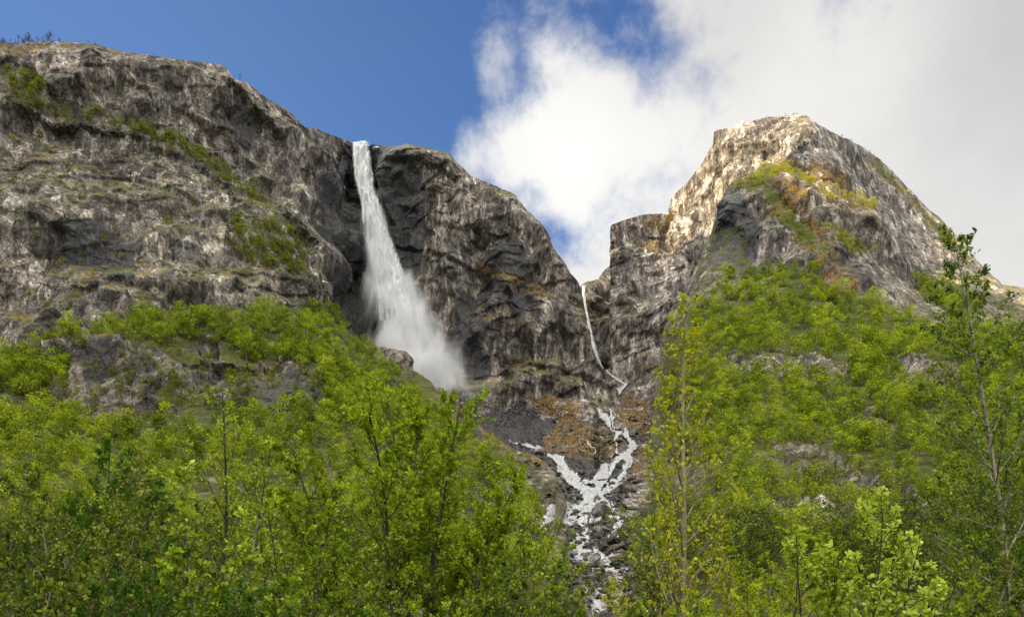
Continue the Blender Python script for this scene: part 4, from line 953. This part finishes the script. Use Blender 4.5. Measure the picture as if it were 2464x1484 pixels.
for k in range(2600):
    py = 400 + 190 * rng.random() ** .9
    if py < 440: px = 607 + rng.normal() * 12
    else: px = (590 - (480 - min(py, 480)) * -.1) + rng.normal() * (26 if py < 530 else 20) + (py - 500) * .22
    if not 500 < px < 640: continue
    sdv = float(stream_dist(np.array([px]), np.array([py]))[0])
    if sdv < -3.2 or (sdv > .25 and rng.random() < .45) or (py < 470 and sdv < -1.6): continue
    B.append((max(1.8, rng.lognormal(1.42, .5)) * (.6 + .8 * (py - 400) / 190), px, py))
for pts_, w0_, w1_ in STREAM:
    for k in range(len(pts_) - 1):
        for q in range(4):
            u = rng.random(); py = pts_[k][1] * (1 - u) + pts_[k + 1][1] * u + rng.normal() * 2.5; px = pts_[k][0] * (1 - u) + pts_[k + 1][0] * u + rng.normal() * 4
            if py > 405: B.append((rng.uniform(2.2, 5.2) * (.6 + .8 * (py - 400) / 190), px, py))
for k in range(260):
    B.append((rng.uniform(3, 10), rng.uniform(560, 655), rng.uniform(560, 608)))
B.sort(reverse=True)
rest = []
for k, (s, px, py) in enumerate(B[:1300]):
    p = surf('stream_gully', px, py); size = s / F * p[1]
    me = bould[k % 7]; p = p + np.array([0, 0, size * .12])
    if k < 215:
        lab, grp = ('brown grey boulder lying in the white water of the stream', 'boulders in the stream bed') if stream_dist(np.array([px]), np.array([py]))[0] > -.6 else ('dark boulder among the rubble on the bank of the stream', 'boulders on the banks of the stream')
        if k < 1: lab, grp = 'largest slab of dark rock, with water pouring over its right end, low in the stream', None
        tag(link('boulder', me, loc=p, rot=(rng.normal() * .3, rng.normal() * .3, rng.random() * 6.28), scale=size * np.array([1.2, 1, .9 + .2 * rng.random()])), lab, 'boulder', grp)
    else:
        v = np.array([c.co[:] for c in me.vertices]) if k < 222 else VV[k % 7]
        if k < 222:
            if k == 215: VV = {}
            f = np.zeros(len(me.loops), np.int32); me.loops.foreach_get('vertex_index', f); VV[k % 7] = v; VV[('f', k % 7)] = f
        a_ = rng.random() * 6.28; ca_, sa_ = math.cos(a_), math.sin(a_)
        rest.append((np.c_[v[:, 0] * ca_ - v[:, 1] * sa_, v[:, 0] * sa_ + v[:, 1] * ca_, v[:, 2]] * size + p, VV[('f', k % 7)]))
if rest:
    o_ = 0; Fa = []
    for v, f in rest: Fa.append(f + o_); o_ += len(v)
    Fa = np.concatenate(Fa)
    tag(link('rubble', np_mesh('rubble', np.concatenate([v for v, f in rest]), Fa, np.full(len(Fa) // 3, 3), M_boulder, False, {'mask': np.tile([0, 0, .45], (o_, 1))})), 'small broken stones filling the stream bed between the boulders', 'rubble', kind='stuff')

rng = np.random.default_rng(31)
for layer, polys, n, s0, s1, lab, grp in (('left_slope', [[(1150, 1000), (1210, 1060), (1330, 1110), (1350, 1170), (1330, 1260), (1250, 1180), (1130, 1060)]], 34, 3, 8, 'angular brown rock on the rib left of the stream', 'rocks on the rib beside the stream'),
                                          ('stream_gully', [[(1310, 1060), (1340, 1000), (1400, 985), (1430, 1010), (1500, 1045), (1500, 1080), (1440, 1110), (1330, 1110)], [(1500, 960), (1560, 980), (1560, 1140), (1500, 1120)]], 95, 2, 7.5, 'dark rock embedded in the orange moss above the stream', 'rocks on the mossy mound')):
    A_ = np.concatenate([np.array(p) for p in polys]) * K; k = 0
    while k < n:
        px, py = rng.uniform(A_[:, 0].min(), A_[:, 0].max()), rng.uniform(A_[:, 1].min(), A_[:, 1].max())
        if not any(inpoly(np.array([px]), np.array([py]), p)[0] for p in polys): continue
        Lr = LAYERS[layer]; i = int(np.interp(px, Lr['xs'], np.arange(len(Lr['xs']))))
        k += 1
        if py < Lr['T'][i] + 3: continue
        p = surf(layer, px, py); size = rng.uniform(s0, s1) ** 1.0 / F * p[1]
        tag(link('boulder', bould[k % 7], loc=p + [0, 0, -size * .05], rot=(rng.normal() * .3, rng.normal() * .3, rng.random() * 6.28), scale=size * np.array([1.5, 1, .62])), lab, 'boulder', grp)

# ------------------------------------------------------------------ skyline trees, snow
def bare_tree_mesh(seed):
    rng = np.random.default_rng(seed); br = [(np.c_[.03 * np.sin(np.linspace(0, 3, 5)), .02 * np.cos(np.linspace(0, 3, 5)), np.linspace(0, .95, 5)], np.linspace(.022, .006, 5), 4)]
    for k in range(16):
        z = .25 + .65 * rng.random(); a = rng.random() * 6.28; l = (.12 + .18 * rng.random()) * (1.15 - z)* 1.4
        p0 = np.array([0, 0, z]); p1 = p0 + [math.cos(a) * l, math.sin(a) * l, l * .9]; br.append((np.array([p0, (p0 + p1) / 2 + [0, 0, -.01], p1]), np.array([.011, .008, .004]), 3))
        for q in range(3):
            a2 = a + rng.normal() * .9; u_ = .4 + .5 * rng.random(); pp = p0 + (p1 - p0) * u_; br.append((np.array([pp, pp + [math.cos(a2) * l * .4, math.sin(a2) * l * .4, l * .5]]), np.array([.007, .004]), 3))
    return tubes_mesh('bare_tree', br, M_bark)
bares = [bare_tree_mesh(500 + i) for i in range(6)]
rng = np.random.default_rng(12)
def rim_point(layer, px, dback=2.0):
    L = LAYERS[layer]; i = int(round(np.interp(px, L['xs'], np.arange(len(L['xs']))))); p = L['P'][0, i].copy(); hd = p[:2] / np.linalg.norm(p[:2]); p[:2] += hd * dback; return p
for k in range(58):
    px = rng.choice([rng.uniform(-2, 62), rng.uniform(0, 100), rng.uniform(95, 125), rng.uniform(130, 190)], p=[.5, .3, .12, .08]); h = rng.uniform(4, 8.5) * (1 if px < 90 else .6)
    if k == 0: px, h = 29, 13
    if k == 1: px, h = 49, 11.5
    lab = {0: 'tallest bare tree on the skyline above the left end of the cliff', 1: 'round crowned bare tree on the skyline of the left cliff'}.get(k, 'small leafless tree on the skyline of the left cliff')
    grp = None if k < 2 else 'bare trees on the left skyline'
    tag(link('bare_tree', bares[k % 6], loc=rim_point('left_mountain', px, rng.uniform(.5, 8)) - [0, 0, .3], rot=(0, 0, rng.random() * 6), scale=(h * (1.35 if k == 1 else .9), h * (1.35 if k == 1 else .9), h)), lab, 'tree', grp)
tag(link('bare_tree', bares[2], loc=rim_point('left_mountain', 239, 1) - [0, 0, .3], scale=8.0), 'lone bare tree on the bare shoulder of the left skyline', 'tree')
for k in range(16):
    px = rng.uniform(748, 806) if k < 8 else rng.uniform(640, 720)
    lay = 'right_mountain'
    if k >= 8: px = rng.uniform(835, 880)
    h = rng.uniform(3, 5.5)
    tag(link('bare_tree', bares[k % 6], loc=rim_point(lay, px, 1.5) - [0, 0, .3], rot=(0, 0, rng.random() * 6), scale=h), 'tiny bare tree on the crest of the right mountain', 'tree', 'bare trees on the right summit')
ms_, t = new_mat('old_snow')
finish(ms_, t, t.node('ShaderNodeBsdfPrincipled', {'Base Color': (.82, .82, .80), 'Roughness': .7}).outputs[0])
def snow(px, py, w, h, layer, lab):
    p = surf(layer, px, py); s = p[1] / F; rng = np.random.default_rng(int(px)); n = 14
    an = np.arange(n) / n * 2 * PI; rr_ = 1 + .25 * rng.normal(size=n)
    ring = np.c_[np.cos(an) * w * s * rr_ * .5, np.full(n, .0), np.sin(an) * h * s * rr_ * .5]
    front = ring * .7 + [0, -2.2, 0]; V = np.concatenate([ring + [0, 1.5, 0], ring + [0, -1.2, 0], front, [[0, -2.8, 0]]])
    Ff, sz = [], []
    for a in range(2):
        for k in range(n): Ff += [a * n + k, a * n + (k + 1) % n, (a + 1) * n + (k + 1) % n, (a + 1) * n + k]; sz.append(4)
    for k in range(n): Ff += [2 * n + k, 2 * n + (k + 1) % n, 3 * n]; sz.append(3)
    tag(link('snow_patch', np_mesh('snow_patch', V, Ff, sz, ms_, True), loc=p + [0, -1.5, 0]), lab, 'snow patch')
snow(377, 148.6, 6, 1.6, 'left_mountain', 'small white snow patch on the rim just right of the waterfall lip')
snow(343.5, 187, 2.4, 5, 'left_mountain', 'narrow snow patch lodged in the dark corner left of the waterfall')
snow(329, 282, 9, 2.2, 'left_mountain', 'flat snow patch on a ledge left of the lower waterfall')
# ------------------------------------------------------------------ trees and bushes close to the viewer
def unit(v): return v / (np.linalg.norm(v) + 1e-9)
def grow(seed, H, stems, blen=.3, ang=50, nb=16, u0=.15, ntw=7, nleaf=9, leaf=.06, up=.5, shape='cone', r0=.009, sub=3, bark=None, leafm=None, wid=.6, droop=.0, wob=.03, tipdense=1.0):
    """a young tree as branching limbs that carry twigs and single leaves"""
    rng = np.random.default_rng(seed); tr, lm, LC, LD, LT, LS = [], [], [], [], [], []
    Z = np.array([0, 0, 1.])
    def limb(p, d, L, r, k, wob_, up_, ns):
        pts = [p]; d = unit(d); st = L / (k - 1)
        for i in range(k - 1):
            d = unit(d + rng.normal(size=3) * wob_ + Z * up_ / (k - 1)); pts.append(pts[-1] + d * st)
        pts = np.array(pts); return pts, np.linspace(r, r * .22 + .0012, k), ns
    def at(pts, u):
        x = u * (len(pts) - 1); i = min(int(x), len(pts) - 2); return pts[i] + (pts[i + 1] - pts[i]) * (x - i), unit(pts[i + 1] - pts[i])
    for (ox, oy, lx, ly, hf) in stems:
        Hs = H * hf
        S = limb(np.array([ox, oy, 0.]), np.array([lx, ly, 1.]), Hs * (1 + .12 * (lx * lx + ly * ly)), H * r0 * (.65 + .35 * hf), 14, wob, .25 * math.hypot(lx, ly), 7); tr.append(S)
        az = rng.random() * 6.28
        for b in range(nb):
            u = u0 + (.985 - u0) * ((b + rng.random() * .7) / nb); p, td = at(S[0], u); az += 2.4 + rng.normal() * .35
            prof = {'cone': (1.05 - u) ** .75, 'round': math.sin(PI * min(.97, .18 + .8 * u)) ** .6, 'fan': .45 + .55 * (1 - u)}[shape]
            L = Hs * blen * prof * (.7 + .5 * rng.random()); a = math.radians(ang + rng.normal() * 9)
            side = unit(np.array([math.cos(az), math.sin(az), 0.])); dr = unit(td * math.cos(a) + side * math.sin(a))
            Bq = limb(p, dr, L, H * r0 * .36 * (1.15 - u) + .003, 8, wob * 2.6, up, 5); (tr if u < .0 else lm).append(Bq)
            nt = max(3, int(ntw * (.45 + .75 * L / (Hs * blen))))
            for w in range(nt):
                uu = .18 + .82 * (w + .5 + rng.random() * .4) / (nt + .4); q, t2 = at(Bq[0], min(uu, .999))
                d3 = unit(t2 * .7 + rng.normal(size=3) * .55 + Z * (.28 - droop)); l3 = L * (.18 + .22 * rng.random()) * (1.15 - .5 * uu)
                T = limb(q, d3, l3, .0035 + .0008 * H * .3, 5, .12, .3 - droop * 2, 3); lm.append(T)
                srcs = [T]
                for s_ in range(sub):
                    q2, t4 = at(T[0], .3 + .65 * rng.random()); srcs.append(limb(q2, unit(t4 * .5 + rng.normal(size=3) * .6 + Z * (.2 - droop)), l3 * .55, .0022, 3, .1, .2 - droop, 3)); 
                    if s_ < 2: lm.append(srcs[-1])
                tt0 = .46 + .16 * rng.normal()
                for sx in srcs:
                    nl = max(2, int(nleaf * (.5 + rng.random()) * (1 if sx is T else .6) * (.6 + tipdense * .5 * uu)))
                    x = np.sort(rng.random(nl)) ** .8
                    kk = len(sx[0]) - 1; ii = np.minimum((x * kk).astype(int), kk - 1); P0 = sx[0][ii] + (sx[0][ii + 1] - sx[0][ii]) * (x * kk - ii)[:, None]
                    dd = rng.normal(size=(nl, 3)) + unit(sx[0][-1] - sx[0][0]) * .8 + Z * (.25 - droop * 2)
                    dd /= np.linalg.norm(dd, axis=1, keepdims=True); sz = leaf * (.55 + .65 * rng.random(nl))
                    LC.append(P0 + dd * sz[:, None] * .62); LD.append(dd); LS.append(sz); LT.append(np.clip(tt0 + rng.normal(0, .16, nl) + .12 * (x - .5), 0, 1))
    C = np.concatenate(LC)
    return (tubes_mesh('trunk', tr, bark), tubes_mesh('branches', lm, bark), leaves_mesh('leaves', C, np.concatenate(LD), np.concatenate(LS), np.concatenate(LT), leafm, rng, wid=wid)), len(C)

def plant(name, meshes, px, D, label, cat='tree', group=None, rz=0.0, s=1.0, base=-1.75, dx=0):
    e = link(name, None, loc=((px - CX) / F * D, D, base), rot=(0, 0, rz), scale=s); tag(e, label, cat, group)
    for pn, me in zip(('trunk', 'branches', 'leaves'), meshes): link(pn, me, e)
    return e
def Hof(py, D): return (HY - py) / F * D + 1.75
tot = 0
def G_(*a, **k):
    global tot
    m, n = grow(*a, **k); tot += n; return m

# the sallow in the middle
H = Hof(378, 13)
m = G_(11, H, [(0, 0, .02, 0, 1.0), (-.15, .1, -.20, .05, .93), (.12, 0, .20, -.05, .90), (-.3, -.1, -.40, 0, .80), (.3, .1, .42, .1, .74), (.1, .3, .10, .3, .80), (-.1, -.2, -.08, -.25, .86), (.4, -.1, .50, -.1, .60), (-.4, .1, -.62, .05, .68)],
       blen=.25, ang=46, nb=24, u0=.22, ntw=8, nleaf=12, leaf=.082, up=.55, shape='fan', r0=.0085, sub=2, bark=M_bark, leafm=M_sallow, wob=.045)
plant('sallow_tree', m, 408, 13, 'large bright green many stemmed sallow with dark branches in the middle of the picture')
# the yellow aspen
H = Hof(290, 13)
m = G_(21, H, [(0, 0, -.01, 0, 1.0)], blen=.27, ang=52, nb=42, u0=.12, ntw=8, nleaf=5, leaf=.085, up=.8, shape='cone', r0=.0095, sub=2, bark=M_bark_pale, leafm=M_aspen, wid=.85, wob=.02)
plant('aspen_tree', m, 682, 13, 'tall slender aspen with pale straight trunk and sparse yellow leaves')
# the birch at the right
H = Hof(204, 15)
m = G_(31, H, [(0, 0, -.012, 0, .98)], blen=.25, ang=56, nb=52, u0=.10, ntw=13, nleaf=9, leaf=.066, up=.35, shape='cone', r0=.0062, sub=3, bark=M_bark_birch, leafm=M_birch, wid=.8, droop=.10, wob=.022)
plant('birch_tree', m, 1012, 15, 'tallest tree, a birch with white black marked trunk at the right edge')
m = G_(33, 8.5, [(0, 0, .02, 0, 1.0), (.2, .1, .08, .04, .82)], blen=.27, ang=52, nb=30, u0=.12, ntw=9, nleaf=8, leaf=.09, up=.3, shape='round', r0=.007, sub=3, bark=M_bark, leafm=M_birch, wid=.8, droop=.08)
plant('birch_tree', m, 978, 23, 'leafy dark stemmed birch just left of the white trunked birch')
# bright bushes low on the right
m = G_(41, 2.75, [(0, 0, .04, 0, 1.0), (.1, 0, .22, .02, .86), (-.1, .05, -.18, 0, .84), (.2, .1, .42, .1, .72)], blen=.26, ang=42, nb=17, u0=.2, ntw=7, nleaf=8, leaf=.056, up=.4, shape='fan', r0=.007, sub=2, bark=M_bark, leafm=M_pale, wid=.72)
plant('young_birch', m, 862, 7.2, 'glowing light green young birch with rounded leaves low at the right')
m2 = G_(43, 2.45, [(0, 0, -.03, 0, 1.0), (.1, 0, .14, .02, .9)], blen=.24, ang=38, nb=15, u0=.2, ntw=7, nleaf=8, leaf=.056, up=.5, shape='fan', r0=.007, sub=2, bark=M_bark, leafm=M_pale, wid=.72)
plant('young_birch', m2, 806, 7.0, 'narrow light green sapling just left of the glowing young birch')
# pale willow and slim tree at the left
m3 = G_(51, 3.3, [(0, 0, -.06, 0, 1.0), (.1, .1, .12, 0, .86), (-.1, 0, -.2, 0, .70), (.25, -.05, .34, 0, .66)], blen=.22, ang=36, nb=14, u0=.25, ntw=6, nleaf=7, leaf=.078, up=.4, shape='fan', r0=.007, sub=2, bark=M_bark_grey, leafm=M_pale, wid=.62)
plant('willow_bush', m3, 203, 7.8, 'willow with big pale yellow green leaves and thin stems at the lower left')
m = G_(61, Hof(400, 16), [(0, 0, 0, 0, 1.0), (.1, .1, .16, .05, .88)], blen=.24, ang=48, nb=18, u0=.35, ntw=6, nleaf=4, leaf=.085, up=.5, shape='round', r0=.008, sub=2, bark=M_bark, leafm=M_sallow)
plant('slim_tree', m, 226, 16, 'slim sparsely leaved tree with forked dark top behind the pale willow')
m = G_(71, Hof(446, 25), [(0, 0, .02, 0, 1.0), (.3, .2, .2, .1, .85), (-.3, .2, -.22, .1, .8)], blen=.27, ang=50, nb=18, u0=.12, ntw=8, nleaf=9, leaf=.15, up=.35, shape='round', r0=.009, sub=3, bark=M_bark, leafm=M_dark)
plant('alder_tree', m, 106, 25, 'darkest green tree, a dense alder at the left')
plant('alder_tree', m, 22, 46, 'small dark round tree among the light birches at the far left', rz=2.0, s=1.0)
m = G_(73, Hof(466, 17), [(0, 0, .02, 0, 1.0), (.2, .2, .18, .1, .9), (-.2, .1, -.2, .1, .85)], blen=.25, ang=46, nb=18, u0=.15, ntw=8, nleaf=7, leaf=.10, up=.4, shape='round', r0=.008, sub=2, bark=M_bark, leafm=M_olive)
plant('leafy_tree', m, 133, 17, 'olive green tree with many thin stems in front of the dark alder')
# thicket pieces reused around the frame
def bush(seed, H, leafm, leaf, bark=M_bark, n=5, nb=12):
    rng = np.random.default_rng(seed)
    st_ = [(rng.normal() * .15, rng.normal() * .15, (k - (n - 1) / 2) / n * 1.1 + rng.normal() * .08, rng.normal() * .18, .75 + .25 * rng.random()) for k in range(n)]
    return G_(seed, H, st_, blen=.24, ang=44, nb=nb, u0=.12, ntw=6, nleaf=7, leaf=leaf, up=.4, shape='fan', r0=.006, sub=2, bark=bark, leafm=leafm)
bk = {'olive': [bush(81, 3.4, M_olive, .075), bush(82, 3.4, M_olive, .08, M_bark_grey)], 'green': [bush(83, 3.4, M_birch, .08), bush(84, 3.4, M_sallow, .075), bush(85, 3.4, M_birch, .07)],
      'dark': [bush(86, 3.4, M_dark, .085)], 'yellow': [bush(87, 3.4, M_aspen, .07, M_bark_pale)], 'pale': [m3]}
names = {'olive': 'olive green', 'green': 'fresh green', 'dark': 'dark green', 'yellow': 'yellow green', 'pale': 'pale green'}
used_lab = {}
BUSH = [('green', 530, 490, 75, None), ('green', 655, 500, 60, None), ('olive', 664, 520, 40, None),  # kind, px, top row, distance, label
 ('green', 20, 484, 14, 'upright fresh green bush with pale leaf tips at the left edge'), ('olive', 62, 492, 12, 'olive bush with feathery top beside the left edge bush'), ('olive', -12, 500, 10, None), ('olive', 45, 530, 8, None), ('olive', 96, 520, 9, 'olive bush in front of the dark alder'),
 ('green', 150, 505, 10.5, None), ('dark', 118, 540, 8, None), ('green', 160, 545, 7, None), ('dark', 75, 575, 6, None), ('olive', 10, 572, 6, None), ('green', 255, 520, 12, 'fresh green bush right behind the pale willow'), ('green', 292, 498, 11, 'bushy tree between the pale willow and the big sallow'),
 ('green', 250, 560, 7.5, None), ('green', 315, 540, 8.5, None), ('dark', 285, 580, 7, None), ('olive', 225, 590, 6, None), ('green', 345, 570, 8, None), ('green', 370, 520, 17, None), ('green', 455, 540, 9.5, None), ('green', 500, 520, 15, 'fresh green bush under the right flank of the big sallow'),
 ('green', 420, 590, 7, None), ('green', 478, 585, 7, None), ('green', 525, 556, 11, None), ('olive', 548, 548, 17, 'olive bush at the left bank of the lower stream'), ('green', 552, 590, 8.5, None), ('olive', 588, 597, 11, 'low olive bush in front of the foot of the stream'),
 ('green', 640, 585, 10, None), ('olive', 640, 540, 22, 'fine leaved olive bush at the right bank of the lower stream'), ('yellow', 655, 560, 12, None), ('yellow', 720, 548, 13, 'yellow green bush right of the aspen trunk'), ('green', 700, 590, 8, None), ('green', 745, 575, 9, None), ('yellow', 762, 540, 15, None),
 ('green', 775, 590, 8, None), ('green', 905, 560, 10, None), ('green', 925, 530, 13, 'fresh green bush between the glowing young birch and the right birches'), ('olive', 960, 545, 11, None), ('green', 985, 570, 9, None), ('olive', 1030, 560, 9, None), ('green', 940, 590, 8, None), ('green', 880, 600, 7, None), ('green', 1005, 520, 18, None), ('dark', 1040, 500, 20, None),
 ('green', 790, 530, 22, None), ('green', 835, 525, 26, None), ('green', 690, 530, 24, None), ('green', 330, 480, 24, None), ('green', 180, 480, 26, None), ('olive', 60, 470, 28, None), ('green', 470, 480, 30, None), ('green', 270, 470, 30, None), ('olive', 0, 455, 32, None), ('green', 890, 505, 34, None), ('green', 740, 512, 36, None), ('green', 980, 480, 36, None), ('green', 520, 510, 34, None)]
rng = np.random.default_rng(9)
for k, (kd, px, py, D, lab) in enumerate(BUSH):
    ms = bk[kd][rng.integers(len(bk[kd]))]; s = max(Hof(py, D), 1.7) / 3.4
    grp = None
    if lab is None:
        zone = 'at the lower left' if px < 230 else 'around the foot of the big sallow' if px < 540 else 'between the stream and the aspen' if px < 720 else 'at the lower right'
        lab = f'{names[kd]} bush in the thicket {zone}'; grp = f'{names[kd]} bushes {zone}'
    plant('bush', ms, px, D, lab, 'bush', grp, rz=rng.random() * .8 - .4 + (PI if rng.random() < .5 else 0), s=s)
print('leaves', tot)
